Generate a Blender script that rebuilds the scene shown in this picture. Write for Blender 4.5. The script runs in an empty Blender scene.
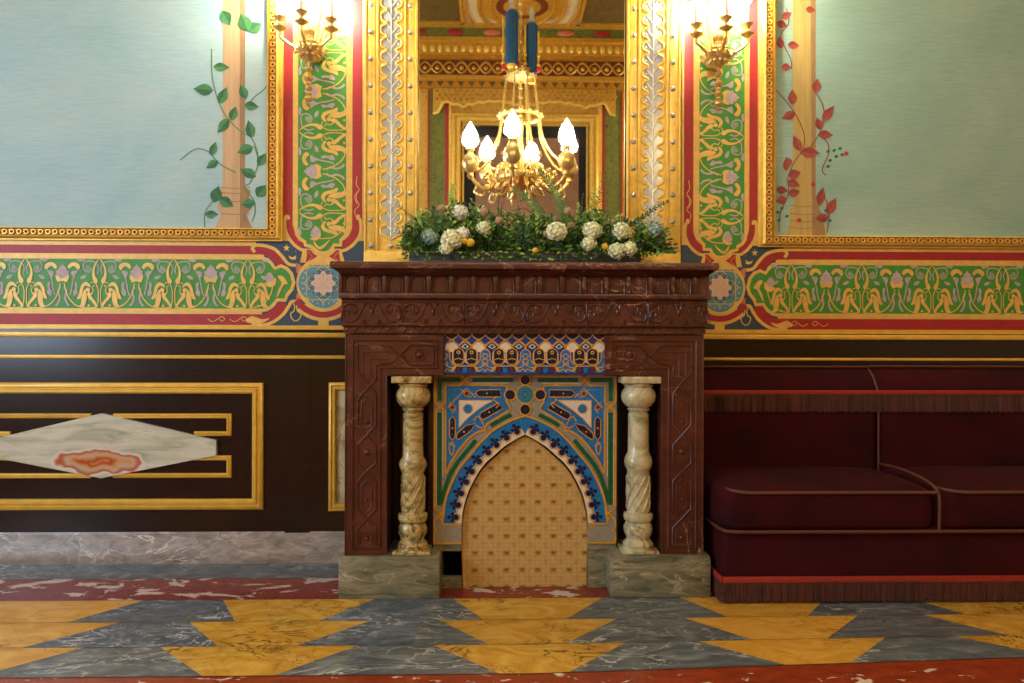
import bpy, bmesh, math, random
from mathutils import Matrix, Vector
random.seed(7)
PI = math.pi
sc = bpy.context.scene
COL = sc.collection

# ------------------------------------------------------------------ camera
F = 740.0
CAM = Vector((-0.117, -3.38, 1.0))
YAW = math.radians(1.4); ROLL = math.radians(0.15)
cd = bpy.data.cameras.new('camera'); cam = bpy.data.objects.new('camera', cd); COL.objects.link(cam)
cd.sensor_width = 36.0; cd.lens = 36.0 * F / 1024.0; cd.clip_start = 0.05; cd.clip_end = 60
CM = Matrix.Rotation(-YAW, 3, 'Z') @ Matrix.Rotation(PI/2, 3, 'X') @ Matrix.Rotation(ROLL, 3, 'Z')
cam.matrix_world = Matrix.Translation(CAM) @ CM.to_4x4()
sc.camera = cam
sc.view_settings.view_transform = 'Standard'; sc.view_settings.look = 'None'
sc.view_settings.gamma = 1.0; sc.view_settings.use_curve_mapping = False
sc.view_settings.exposure = 0.0

# ------------------------------------------------------------------ world and lights
w = bpy.data.worlds.new('world'); sc.world = w; w.use_nodes = True
w.node_tree.nodes['Background'].inputs[0].default_value = (0.55, 0.7, 1.0, 1)
w.node_tree.nodes['Background'].inputs[1].default_value = 0.6

def lamp(name, kind, loc, power, col, size=0.05, rot=None, sy=None):
    d = bpy.data.lights.new(name, kind); d.energy = power; d.color = col
    if kind == 'AREA':
        d.size = size
        if sy: d.shape = 'RECTANGLE'; d.size_y = sy
    else:
        d.shadow_soft_size = size
    o = bpy.data.objects.new(name, d); COL.objects.link(o); o.location = loc
    if rot: o.rotation_euler = rot
    return o
P_WINDOW = 150; P_CHAND = 66; P_SCONCE = 380.0
# daylight through the window of the left wall
lamp('window_daylight', 'AREA', (-4.15, -3.0, 1.9), P_WINDOW, (0.62, 0.80, 1.0), 1.9, (0, -PI/2, 0), 2.2)

# ------------------------------------------------------------------ pixel to place
def ray(px, py):
    return CM @ Vector(((px-512.0)/F, -(py-341.5)/F, -1.0))
def U(px, py, Y):
    d = ray(px, py); t = (Y-CAM.y)/d.y; p = CAM + d*t; return p.x, p.z
def UF(px, py, Z=0.0):
    d = ray(px, py); t = (Z-CAM.z)/d.z; p = CAM + d*t; return p.x, p.y
class Map:
    def __init__(s, Y, cx=524, cy=300, real=None):
        s.v = Y; s.Y = Y if real is None else real; s.cx = cx; s.cy = cy; s.s = F/(Y-CAM.y)   # px per metre
    def X(s, px): return U(px, s.cy, s.v)[0]
    def Z(s, py): return U(s.cx, py, s.v)[1]
    def __call__(s, px, py): return (s.X(px), s.Z(py))

# ------------------------------------------------------------------ materials
def _mat(name):
    m = bpy.data.materials.new(name); m.use_nodes = True
    nt = m.node_tree; b = nt.nodes['Principled BSDF']; return m, nt, b
def _coord(nt, scale=(1, 1, 1)):
    tc = nt.nodes.new('ShaderNodeNewGeometry'); mp = nt.nodes.new('ShaderNodeMapping')
    mp.inputs['Scale'].default_value = scale
    nt.links.new(tc.outputs['Position'], mp.inputs['Vector']); return mp.outputs['Vector']
def _noise(nt, vec, scale, detail=4, rough=0.55, dist=0.0):
    n = nt.nodes.new('ShaderNodeTexNoise'); n.inputs['Scale'].default_value = scale
    n.inputs['Detail'].default_value = detail; n.inputs['Roughness'].default_value = rough
    n.inputs['Distortion'].default_value = dist; nt.links.new(vec, n.inputs['Vector']); return n.outputs['Fac']
def _ramp(nt, fac, stops, interp='LINEAR'):
    r = nt.nodes.new('ShaderNodeValToRGB'); r.color_ramp.interpolation = interp
    e = r.color_ramp.elements
    while len(e) < len(stops): e.new(0.5)
    for i, (p, c) in enumerate(stops):
        e[i].position = p; e[i].color = (c[0], c[1], c[2], 1)
    nt.links.new(fac, r.inputs['Fac']); return r.outputs['Color']
def _mix(nt, fac, a, b, mode='MIX'):
    m = nt.nodes.new('ShaderNodeMix'); m.data_type = 'RGBA'; m.blend_type = mode
    if isinstance(fac, float): m.inputs[0].default_value = fac
    else: nt.links.new(fac, m.inputs[0])
    for k, v in ((6, a), (7, b)):
        if isinstance(v, tuple): m.inputs[k].default_value = (v[0], v[1], v[2], 1)
        else: nt.links.new(v, m.inputs[k])
    return m.outputs[2]
def _bump(nt, b, fac, strength, dist=0.01):
    bp = nt.nodes.new('ShaderNodeBump'); bp.inputs['Strength'].default_value = strength
    bp.inputs['Distance'].default_value = dist
    nt.links.new(fac, bp.inputs['Height']); nt.links.new(bp.outputs['Normal'], b.inputs['Normal'])
def L(h):
    h = h.lstrip('#'); v = [int(h[i:i+2], 16)/255 for i in (0, 2, 4)]
    return tuple(c/12.92 if c <= 0.04045 else ((c+0.055)/1.055)**2.4 for c in v)
def plain(name, hexa, rough=0.5, metal=0.0, var=0.12, vs=18.0, scale=(1, 1, 1), bump=0.0, emit=0, spec=None, sheen=0):
    m, nt, b = _mat(name); c = L(hexa) if isinstance(hexa, str) else hexa
    v = _coord(nt, scale); n = _noise(nt, v, vs, 5, 0.6)
    lo = tuple(x*(1-var) for x in c); hi = tuple(min(1, x*(1+var)) for x in c)
    nt.links.new(_ramp(nt, n, [(0.3, lo), (0.7, hi)]), b.inputs['Base Color'])
    b.inputs['Roughness'].default_value = rough; b.inputs['Metallic'].default_value = metal
    if spec is not None: b.inputs['Specular IOR Level'].default_value = spec
    if bump: _bump(nt, b, n, bump, 0.004)
    if sheen:
        b.inputs['Sheen Weight'].default_value = sheen; b.inputs['Sheen Tint'].default_value = (c[0], c[1], c[2], 1)
        b.inputs['Sheen Roughness'].default_value = 0.4
    if emit:
        b.inputs['Emission Color'].default_value = (1.0, 0.89, 0.70, 1); b.inputs['Emission Strength'].default_value = emit
    return m
def marble(name, stops, scale=4, stretch=(1, 1, 1), dist=1.5, vein=None, vscale=3, vw=0.03, rough=0.3, detail=8, rot=0):
    m, nt, b = _mat(name)
    v = _coord(nt, stretch)
    if rot: v.node.inputs['Rotation'].default_value = (rot, rot*0.6, rot)
    n = _noise(nt, v, scale, detail, 0.62, dist)
    col = _ramp(nt, n, [(p, L(c)) for p, c in stops])
    if vein:
        n2 = _noise(nt, v, vscale, 6, 0.55, 2.2)
        msk = _ramp(nt, n2, [(0.5-vw, (0, 0, 0)), (0.5, (1, 1, 1)), (0.5+vw, (0, 0, 0))])
        n3 = _noise(nt, v, vscale*0.7, 2)
        msk2 = _mix(nt, 1.0, msk, _ramp(nt, n3, [(0.42, (0, 0, 0)), (0.62, (1, 1, 1))]), 'MULTIPLY')
        col = _mix(nt, msk2, col, L(vein))
    nt.links.new(col, b.inputs['Base Color']); b.inputs['Roughness'].default_value = rough
    return m
M = {}
M['gold'] = plain('gilt wood', '#e8c25a', 0.38, 0.3, 0.16, 30, bump=0.15)
M['gold_line'] = plain('gilt line', '#dab044', 0.4, 0.2, 0.12, 20)
M['gold_paint'] = plain('gold paint', '#dcb45c', 0.45, 0.15, 0.12, 40)
M['gold_deep'] = plain('dark gilt', '#b8801e', 0.42, 0.3, 0.2, 30)
M['brass'] = plain('polished brass', '#e4c880', 0.26, 0.7, 0.1, 20)
M['silver'] = plain('silver', '#c9ccc6', 0.3, 0.6, 0.1, 30)
M['stud'] = plain('steel stud', '#b4b2ac', 0.3, 0.6, 0.1, 30)
M['red_paint'] = plain('red paint', '#a01c20', 0.5, 0, 0.15, 25, (1, 1, 4))
M['red_hole'] = plain('dark red recess', '#6a1512', 0.6)
M['green_paint'] = plain('green paint', '#3f8f30', 0.5, 0, 0.14, 30)
M['mauve'] = plain('mauve paint', '#b3a2a4', 0.55, 0, 0.15, 50)
M['greyleaf'] = plain('grey green paint', '#8c9d86', 0.55, 0, 0.15, 50)
M['navy_paint'] = plain('navy paint', '#2b4456', 0.5, 0, 0.25, 60)
M['teal_paint'] = plain('teal paint', '#4d8e9c', 0.5, 0, 0.2, 60)
M['teal_deep'] = plain('deep teal paint', '#3a6c7c', 0.5, 0, 0.35, 120)
M['pink_paint'] = plain('pink paint', '#cfb3a6', 0.5, 0, 0.1, 60)
M['orange_paint'] = plain('orange paint', '#c96f4a', 0.5, 0, 0.1, 60)
M['plaster'] = plain('cream plaster', '#c9b183', 0.7, 0, 0.05)
M['dark'] = plain('deep black', '#0b0908', 0.8)  # plain near black for firebox, hearth hole and picture surround
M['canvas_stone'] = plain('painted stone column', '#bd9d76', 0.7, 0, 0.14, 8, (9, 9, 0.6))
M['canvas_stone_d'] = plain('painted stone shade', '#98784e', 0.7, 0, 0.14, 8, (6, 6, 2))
M['canvas_stone_y'] = plain('painted ochre column', '#b39a58', 0.7, 0, 0.14, 8, (9, 9, 0.6))
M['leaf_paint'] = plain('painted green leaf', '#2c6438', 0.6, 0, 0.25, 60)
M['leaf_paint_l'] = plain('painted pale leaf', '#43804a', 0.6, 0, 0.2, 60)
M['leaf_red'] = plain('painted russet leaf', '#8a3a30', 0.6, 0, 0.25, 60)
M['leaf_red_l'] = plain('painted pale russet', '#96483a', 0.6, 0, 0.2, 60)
M['berry'] = plain('painted berry', '#b8302c', 0.6)
def canvas(name, a, b_, c_):
    m, nt, b = _mat(name); v = _coord(nt, (0.8, 1, 1.2)); n = _noise(nt, v, 1.6, 6, 0.6, 0.6)
    n2 = _noise(nt, _coord(nt, (1, 1, 12)), 14, 3)
    col = _ramp(nt, n, [(0.3, L(a)), (0.5, L(b_)), (0.68, L(c_))])
    nt.links.new(_mix(nt, 0.12, col, _ramp(nt, n2, [(0.3, (0, 0, 0)), (0.7, (1, 1, 1))]), 'SOFT_LIGHT'), b.inputs['Base Color'])
    b.inputs['Roughness'].default_value = 0.62; _bump(nt, b, n2, 0.08, 0.002); return m
M['sky_l'] = canvas('painted blue sky', '#8fb4b8', '#9dbdc0', '#a9c2bd')
M['sky_r'] = canvas('painted sea green sky', '#84a898', '#91b2a2', '#9fbcaa')
M['wood'] = marble('dark lacquered wood', [(0.3, '#120807'), (0.55, '#1d0d0a'), (0.8, '#2a130d')], 5, (1, 1, 8), 0.3, '#5a3420', 9, 0.004, 0.22)
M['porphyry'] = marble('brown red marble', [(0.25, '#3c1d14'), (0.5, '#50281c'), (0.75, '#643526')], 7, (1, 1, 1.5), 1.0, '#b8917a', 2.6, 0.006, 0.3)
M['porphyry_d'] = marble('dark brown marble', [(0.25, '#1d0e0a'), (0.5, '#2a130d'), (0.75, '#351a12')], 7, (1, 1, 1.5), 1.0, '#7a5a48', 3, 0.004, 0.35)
M['green_marble'] = marble('grey green marble', [(0.25, '#3c3a2c'), (0.45, '#6a6a52'), (0.6, '#8b856a'), (0.8, '#4c4a38')], 6, (1, 1, 4), 1.2, '#b5ac90', 3, 0.02, 0.35)
M['base_marble'] = marble('pink grey marble', [(0.3, '#6a5f58'), (0.5, '#8b8078'), (0.7, '#a79a8e')], 14, (1, 1, 2.5), 0.8, '#d8d0c4', 2.2, 0.015, 0.35)
M['onyx'] = marble('green onyx', [(0.25, '#6a6436'), (0.42, '#9c9058'), (0.52, '#cbb882'), (0.6, '#a88a48'), (0.75, '#6a4c2c')], 9, (1, 1, 1.2), 3.0, '#4a2e1c', 4.0, 0.05, 0.22)
M['onyx_light'] = marble('pale onyx', [(0.3, '#8a8a5c'), (0.45, '#b4ae84'), (0.6, '#cfc7a2'), (0.78, '#98805a')], 7, (1, 1, 0.8), 2.4, '#8a5238', 3.4, 0.025, 0.22)
M['floor_blue'] = marble('blue grey marble', [(0.25, '#3a4654'), (0.5, '#566472'), (0.72, '#7b8894')], 6, (1, 1.6, 1), 2.0, '#c8ced2', 3.2, 0.02, 0.22, rot=0.5)
M['floor_grey'] = marble('grey marble', [(0.25, '#444a4e'), (0.5, '#5e666a'), (0.72, '#828a8a')], 5, (0.8, 2.2, 1), 2.2, '#c6cac4', 3.4, 0.022, 0.22, rot=-0.5)
M['floor_yellow'] = marble('yellow marble', [(0.2, '#b0782a'), (0.45, '#cf9a38'), (0.65, '#dcae4e'), (0.85, '#d8ba78')], 5, (1, 1.8, 1), 2.0, '#5c3a1c', 3.6, 0.012, 0.22, rot=0.3)
M['floor_yellow2'] = marble('veined yellow marble', [(0.2, '#9c7430'), (0.45, '#c89634'), (0.65, '#d8b050'), (0.85, '#cfae66')], 6, (1, 1.6, 1), 2.0, '#3d2a18', 5.0, 0.03, 0.22, rot=1.1)
def redwhite(name, a, b_, wht, thr, sc_=5):
    m, nt, b = _mat(name); v = _coord(nt, (1, 1.9, 1)); n = _noise(nt, v, sc_, 7, 0.6, 1.2); n2 = _noise(nt, v, 16, 5)
    base = _ramp(nt, n2, [(0.3, L(a)), (0.7, L(b_))])
    nt.links.new(_mix(nt, _ramp(nt, n, [(thr, (0, 0, 0)), (thr+0.02, (1, 1, 1))]), base, L(wht)), b.inputs['Base Color'])
    b.inputs['Roughness'].default_value = 0.22; return m
M['floor_red'] = redwhite('red marble with white patches', '#6e2420', '#8a322a', '#c2b8b4', 0.56)
M['floor_red_f'] = redwhite('orange red marble with white flecks', '#7e3018', '#9c4222', '#d8ccb4', 0.62, 9)
M['velvet'] = plain('crimson velvet', '#340208', 0.85, 0, 0.45, 5, sheen=0.18, spec=0.2)
M['braid'] = plain('red braid', '#962818', 0.7, 0, 0.25, 120)
M['cord'] = plain('copper cord', '#5e3020', 0.6, 0, 0.5, 220)
M['fringe'] = plain('bullion fringe', '#4a2012', 0.7, 0, 0.75, 60, (1, 1, 0.05))
M['tile_blue'] = plain('blue glaze', '#1a6fae', 0.25, 0, 0.25, 90)
M['tile_dblue'] = plain('cobalt glaze', '#143c86', 0.25, 0, 0.3, 90)
M['tile_navy'] = plain('navy glaze', '#151a3a', 0.25, 0, 0.3, 90)
M['tile_green'] = plain('green glaze', '#0d5a34', 0.25, 0, 0.35, 70)
M['tile_grey'] = plain('grey glaze', '#8f8877', 0.35, 0, 0.15, 60)
M['tile_white'] = plain('ivory glaze', '#d8cfb8', 0.3, 0, 0.06, 60)
M['tile_gold'] = plain('ochre glaze', '#d39a22', 0.3, 0.1, 0.1, 60)
M['tile_teal'] = plain('teal glaze', '#2b8496', 0.25, 0, 0.3, 120)
M['tile_maroon'] = plain('maroon glaze', '#5a2420', 0.3)
M['leaf_a'] = plain('dark foliage', '#30501c', 0.5, 0, 0.35, 40)
M['leaf_b'] = plain('mid foliage', '#54802a', 0.5, 0, 0.35, 40)
M['leaf_c'] = plain('light foliage', '#8eb042', 0.5, 0, 0.3, 40)
M['leaf_silver'] = plain('silver foliage', '#93aea0', 0.6, 0, 0.15, 40)
M['petal'] = plain('cream green petal', '#e4e8bc', 0.6, 0, 0.12, 60)
M['petal_w'] = plain('white petal', '#ecece0', 0.6, 0, 0.08, 60)
M['yellow'] = plain('yellow pom', '#dcae22', 0.7, 0, 0.2, 200, bump=0.6)
M['pod'] = plain('tan seed pod', '#a5886a', 0.8, 0, 0.3, 200, bump=0.6)
M['twig'] = plain('dark twig', '#2e2a18', 0.7)
M['trough'] = plain('grey trough', '#4a4644', 0.6)
M['silk_blue'] = plain('blue silk', '#0f4a72', 0.5, 0, 0.4, 60, (10, 10, 0.2), sheen=0.4)
M['silk_red'] = plain('red silk', '#c23020', 0.5)
M['shade'] = plain('lit glass shade', '#fff2dc', 0.4, emit=P_CHAND)
M['globe'] = plain('fill light globe', '#fff2dc', 0.4, emit=150)  # glow of the unseen globes added on the far wall
M['bulb'] = plain('lit candle bulb', '#fff2dc', 0.4, emit=P_SCONCE)
M['ceil_cream'] = plain('ceiling cream', '#cdb98a', 0.6)
M['ceil_gold'] = plain('ceiling gold', '#c4922e', 0.45, 0.3, 0.2, 20)
M['pat_dark'] = marble('dark gilded pattern', [(0.35, '#2e2c18'), (0.5, '#6a5424'), (0.6, '#3e3a1c'), (0.75, '#a07a2c')], 16, (1, 1, 1), 1, rough=0.5)
M['pat_gold'] = marble('gold diaper pattern', [(0.35, '#96702a'), (0.5, '#d0a23a'), (0.6, '#b48a2e'), (0.75, '#e0b858')], 20, (1, 1, 1), 1, rough=0.5)
M['pat_green'] = marble('green gilded pattern', [(0.35, '#3a5220'), (0.5, '#7a7a2c'), (0.6, '#4c5c22'), (0.75, '#b08a34')], 18, (1, 1, 1), 1, rough=0.5)
M['brown_red'] = plain('brown red frieze', '#6a2a18', 0.5)
M['tan'] = plain('tan canvas', '#8a6242', 0.5, 0, 0.2, 3)
m, nt, b = _mat('mirror glass'); b.inputs['Base Color'].default_value = (0.86, 0.86, 0.82, 1)
b.inputs['Metallic'].default_value = 1; b.inputs['Roughness'].default_value = 0.015; M['mirror'] = m
m, nt, b = _mat('aged mirror inlay'); b.inputs['Metallic'].default_value = 0.55; b.inputs['Roughness'].default_value = 0.15
nt.links.new(_ramp(nt, _noise(nt, _coord(nt), 20, 4), [(0.3, (0.5, 0.58, 0.6)), (0.7, (0.68, 0.76, 0.78))]), b.inputs['Base Color']); M['inlay'] = m
m, nt, b = _mat('window glass'); b.inputs['Transmission Weight'].default_value = 1; b.inputs['Roughness'].default_value = 0; M['glass'] = m
# damask of the fireboard
m, nt, b = _mat('gold damask cloth'); v = _coord(nt)
sx = nt.nodes.new('ShaderNodeSeparateXYZ'); nt.links.new(v, sx.inputs[0])
def mth(op, a, b2=None):
    n = nt.nodes.new('ShaderNodeMath'); n.operation = op
    for i, q in enumerate((a, b2)):
        if q is None: continue
        if isinstance(q, (int, float)): n.inputs[i].default_value = q
        else: nt.links.new(q, n.inputs[i])
    return n.outputs[0]
PXD = 2*PI/0.062; PZD = 2*PI/0.075
def cosp(axis, per_, ph, pw): return mth('POWER', mth('ABSOLUTE', mth('COSINE', mth('ADD', mth('MULTIPLY', sx.outputs[axis], PI/per_), ph))), pw)
PX_, PZ_ = 0.064, 0.069
sp = mth('ADD', mth('MULTIPLY', cosp(0, PX_, 0, 6), cosp(2, PZ_, 0, 12)), mth('MULTIPLY', mth('MULTIPLY', cosp(0, PX_, PI/2, 6), cosp(2, PZ_, PI/2, 6)), 0.25))
fine = mth('MULTIPLY', mth('MULTIPLY', cosp(0, PX_/3, 0, 1), cosp(2, PZ_/4, .5, 1)), 0.14)
pt = mth('SUBTRACT', mth('ADD', mth('ADD', 0.14, fine), mth('MULTIPLY', _noise(nt, v, 85, 5, 0.8), 0.8)), mth('MULTIPLY', sp, 0.5))
nt.links.new(_ramp(nt, pt, [(0.18, L('#75582c')), (0.45, L('#b28c4c')), (0.8, L('#ccac68'))]), b.inputs['Base Color'])
b.inputs['Roughness'].default_value = 0.6; M['damask'] = m
# marble lozenge with a red agate figure
m, nt, b = _mat('figured onyx lozenge'); v = _coord(nt, (1, 1, 6)); n = _noise(nt, v, 4, 8, 0.6, 1.0)
base = _ramp(nt, n, [(0.25, L('#8f9482')), (0.45, L('#b9bba6')), (0.6, L('#cfcdbd')), (0.8, L('#7f8a7c'))])
LOZ = U(104, 461, 0)
v2 = _coord(nt); vm = nt.nodes.new('ShaderNodeVectorMath'); vm.operation = 'SUBTRACT'; nt.links.new(v2, vm.inputs[0])
vm.inputs[1].default_value = (LOZ[0], 0, LOZ[1])
vs_ = nt.nodes.new('ShaderNodeVectorMath'); vs_.operation = 'MULTIPLY'; nt.links.new(vm.outputs[0], vs_.inputs[0]); vs_.inputs[1].default_value = (4.6, 0, 15)
nn = nt.nodes.new('ShaderNodeTexNoise'); nn.inputs['Scale'].default_value = 9; nt.links.new(v2, nn.inputs['Vector'])
va = nt.nodes.new('ShaderNodeVectorMath'); va.operation = 'MULTIPLY_ADD'; nt.links.new(nn.outputs['Color'], va.inputs[0]); va.inputs[1].default_value = (1.2, 0, 1.2)
nt.links.new(vs_.outputs[0], va.inputs[2])
vsb = nt.nodes.new('ShaderNodeVectorMath'); vsb.operation = 'SUBTRACT'; nt.links.new(va.outputs[0], vsb.inputs[0]); vsb.inputs[1].default_value = (0.6, 0, 0.6)
ln = nt.nodes.new('ShaderNodeVectorMath'); ln.operation = 'LENGTH'; nt.links.new(vsb.outputs[0], ln.inputs[0])
fig = _ramp(nt, mth('MULTIPLY', ln.outputs['Value'], 0.8), [(0.0, L('#c2874a')), (0.16, L('#a8441c')), (0.3, L('#c8925a')), (0.42, L('#b9a68e')), (0.6, L('#b0532c')), (0.68, L('#d8cfc0')), (0.9, L('#d4d2c6'))])
msk = _ramp(nt, ln.outputs['Value'], [(0.86, (1, 1, 1)), (1.0, (0, 0, 0))])
nt.links.new(_mix(nt, msk, base, fig), b.inputs['Base Color']); b.inputs['Roughness'].default_value = 0.25; M['lozenge'] = m

# ------------------------------------------------------------------ mesh builder
def cr(pts, n=6, closed=False):
    out = []; N = len(pts)
    rng = range(N if closed else N-1)
    for i in rng:
        if closed: p0, p1, p2, p3 = pts[(i-1) % N], pts[i], pts[(i+1) % N], pts[(i+2) % N]
        else: p0, p1, p2, p3 = pts[max(i-1, 0)], pts[i], pts[i+1], pts[min(i+2, N-1)]
        for k in range(n):
            t = k/n
            out.append(tuple(0.5*((2*b)+(-a+c)*t+(2*a-5*b+4*c-d)*t*t+(-a+3*b-3*c+d)*t**3) for a, b, c, d in zip(p0, p1, p2, p3)))
    if not closed: out.append(tuple(pts[-1]))
    return out
def normals2(pts, closed):
    N = len(pts); ns = []
    for i in range(N):
        a = pts[(i-1) % N] if (closed or i > 0) else pts[i]
        b = pts[(i+1) % N] if (closed or i < N-1) else pts[i]
        dx, dz = b[0]-a[0], b[1]-a[1]; l = math.hypot(dx, dz) or 1e-9
        ns.append((-dz/l, dx/l))
    return ns
def offset(pts, d, closed=False):
    return [(p[0]+n[0]*d, p[1]+n[1]*d) for p, n in zip(pts, normals2(pts, closed))]
class MB:
    def __init__(s): s.v = []; s.f = []; s.m = []; s.mats = []; s.q = 0
    def jit(s): s.q = (s.q+1) % 40; return s.q*6e-6
    def mi(s, m):
        if m not in s.mats: s.mats.append(m)
        return s.mats.index(m)
    def face(s, idx, m): s.f.append(idx); s.m.append(s.mi(m))
    def add(s, vs, fs, m):
        o = len(s.v); s.v += [tuple(v) for v in vs]
        for f in fs: s.face([o+i for i in f], m)
    def box(s, x0, x1, y0, y1, z0, z1, m, bev=0, seg=2):
        x0, x1 = min(x0, x1), max(x0, x1); y0, y1 = min(y0, y1), max(y0, y1); z0, z1 = min(z0, z1), max(z0, z1)
        if not bev:
            vs = [(x, y, z) for x in (x0, x1) for y in (y0, y1) for z in (z0, z1)]
            s.add(vs, [(0, 1, 3, 2), (4, 6, 7, 5), (0, 4, 5, 1), (2, 3, 7, 6), (0, 2, 6, 4), (1, 5, 7, 3)], m); return
        bm = bmesh.new(); bmesh.ops.create_cube(bm, size=1)
        for v in bm.verts: v.co = Vector((x0+(v.co.x+.5)*(x1-x0), y0+(v.co.y+.5)*(y1-y0), z0+(v.co.z+.5)*(z1-z0)))
        bmesh.ops.bevel(bm, geom=bm.edges[:], offset=bev, segments=seg, profile=0.5, affect='EDGES')
        bm.verts.index_update(); s.add([v.co[:] for v in bm.verts], [[v.index for v in f.verts] for f in bm.faces], m); bm.free()
    def poly(s, pts, y, m):
        y -= s.jit(); s.add([(p[0], y, p[1]) for p in pts], [list(range(len(pts)))], m)
    def prism(s, pts, y0, y1, m, ms=None):
        n = len(pts); s.add([(p[0], y0, p[1]) for p in pts]+[(p[0], y1, p[1]) for p in pts],
              [list(range(n)), list(range(2*n-1, n-1, -1))]+[[i, n+i, n+(i+1) % n, (i+1) % n] for i in range(n)], m)
    def stroke(s, pts, w, y, m, closed=False):
        ws = w if isinstance(w, (list, tuple)) else [w]*len(pts)
        y -= s.jit(); ns = normals2(pts, closed); vs = []
        for p, n, ww in zip(pts, ns, ws):
            vs += [(p[0]+n[0]*ww/2, y, p[1]+n[1]*ww/2), (p[0]-n[0]*ww/2, y, p[1]-n[1]*ww/2)]
        N = len(pts); s.add(vs, [[2*i, 2*i+1, 2*((i+1) % N)+1, 2*((i+1) % N)] for i in range(N if closed else N-1)], m)
    def ridge(s, pts, w, h, y, m, closed=False):
        ns = normals2(pts, closed); vs = []
        prof = [(-.5, 0), (-.33, .75), (0, 1), (.33, .75), (.5, 0)]
        for p, n in zip(pts, ns):
            for a, b in prof: vs.append((p[0]+n[0]*a*w, y-b*h, p[1]+n[1]*a*w))
        N = len(pts); K = 5
        s.add(vs, [[K*i+k, K*i+k+1, K*((i+1) % N)+k+1, K*((i+1) % N)+k] for i in range(N if closed else N-1) for k in range(K-1)], m)
    def disc(s, c, r, y, m, n=12, rz=None): s.poly([(c[0]+r*math.cos(2*PI*k/n), c[1]+(rz or r)*math.sin(2*PI*k/n)) for k in range(n)], y, m)
    def ring(s, c, r, w, y, m, n=20, rz=None):
        s.stroke([(c[0]+r*math.cos(2*PI*k/n), c[1]+(rz or r)*math.sin(2*PI*k/n)) for k in range(n)], w, y, m, True)
    def tube(s, pts, r, m, n=8, closed=False):
        pts = [Vector(p) for p in pts]; N = len(pts); rs = r if isinstance(r, (list, tuple)) else [r]*N
        up = None; rings = []
        for i in range(N):
            a = pts[(i-1) % N] if (closed or i > 0) else pts[i]; b = pts[(i+1) % N] if (closed or i < N-1) else pts[i]
            d = (b-a); d = d.normalized() if d.length > 1e-9 else Vector((0, 0, 1))
            if up is None: up = d.orthogonal().normalized()
            up = up - d*up.dot(d)
            up = up.normalized() if up.length > 1e-6 else d.orthogonal().normalized()
            sd = d.cross(up)
            rings.append([pts[i]+(up*math.cos(2*PI*k/n)+sd*math.sin(2*PI*k/n))*rs[i] for k in range(n)])
        vs = [v[:] for rg in rings for v in rg]
        fs = [[n*i+k, n*i+(k+1) % n, n*((i+1) % N)+(k+1) % n, n*((i+1) % N)+k] for i in range(N if closed else N-1) for k in range(n)]
        if not closed: fs += [list(range(n))[::-1], list(range(n*(N-1), n*N))]
        s.add(vs, fs, m)
    def lathe(s, prof, c, m, n=20, fl=0, amp=0):
        vs = []; P = len(prof)
        for (r, z) in prof:
            for k in range(n):
                a = 2*PI*k/n; rr = r*(1+amp*math.cos(fl*a)) if fl else r
                vs.append((c[0]+rr*math.cos(a), c[1]+rr*math.sin(a), c[2]+z))
        fs = [[n*i+k, n*i+(k+1) % n, n*(i+1)+(k+1) % n, n*(i+1)+k] for i in range(P-1) for k in range(n)]
        fs += [list(range(n))[::-1], list(range(n*(P-1), n*P))]
        s.add(vs, fs, m)
    def ball(s, c, r, m, n=10, k=7, sq=(1, 1, 1)):
        vs = [(c[0], c[1], c[2]-r*sq[2])]; fs = []
        for i in range(1, k):
            t = -PI/2+PI*i/k
            for j in range(n):
                a = 2*PI*j/n; vs.append((c[0]+r*sq[0]*math.cos(t)*math.cos(a), c[1]+r*sq[1]*math.cos(t)*math.sin(a), c[2]+r*sq[2]*math.sin(t)))
        vs.append((c[0], c[1], c[2]+r*sq[2])); T = len(vs)-1
        for j in range(n): fs.append([0, 1+(j+1) % n, 1+j]); fs.append([T, T-n+j, T-n+(j+1) % n])
        for i in range(k-2):
            for j in range(n): fs.append([1+i*n+j, 1+i*n+(j+1) % n, 1+(i+1)*n+(j+1) % n, 1+(i+1)*n+j])
        s.add(vs, fs, m)
    def dome(s, c, r, y, h, m, n=12, k=3, rz=None):
        """low boss on a plane facing -Y"""
        vs = []; fs = []
        for i in range(k):
            t = PI/2*i/k
            for j in range(n):
                a = 2*PI*j/n; vs.append((c[0]+r*math.cos(t)*math.cos(a), y-h*math.sin(t), c[1]+(rz or r)*math.cos(t)*math.sin(a)))
        vs.append((c[0], y-h, c[1])); T = len(vs)-1
        for i in range(k-1):
            for j in range(n): fs.append([n*i+j, n*i+(j+1) % n, n*(i+1)+(j+1) % n, n*(i+1)+j])
        for j in range(n): fs.append([n*(k-1)+j, n*(k-1)+(j+1) % n, T])
        s.add(vs, fs, m)
    def leaf(s, p, d, up, l, wd, m):
        p = Vector(p); d = Vector(d).normalized(); sd = d.cross(Vector(up))
        sd = sd.normalized() if sd.length > 1e-5 else d.orthogonal().normalized()
        nn_ = sd.cross(d)
        a = [p, p+d*l*.35+sd*wd*.5+nn_*wd*.12, p+d*l*.7+sd*wd*.36+nn_*wd*.1, p+d*l, p+d*l*.7-sd*wd*.36+nn_*wd*.1, p+d*l*.35-sd*wd*.5+nn_*wd*.12, p+d*l*.5]
        s.add([q[:] for q in a], [(0, 1, 2, 6), (6, 2, 3), (0, 6, 4, 5), (6, 3, 4)], m)
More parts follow.
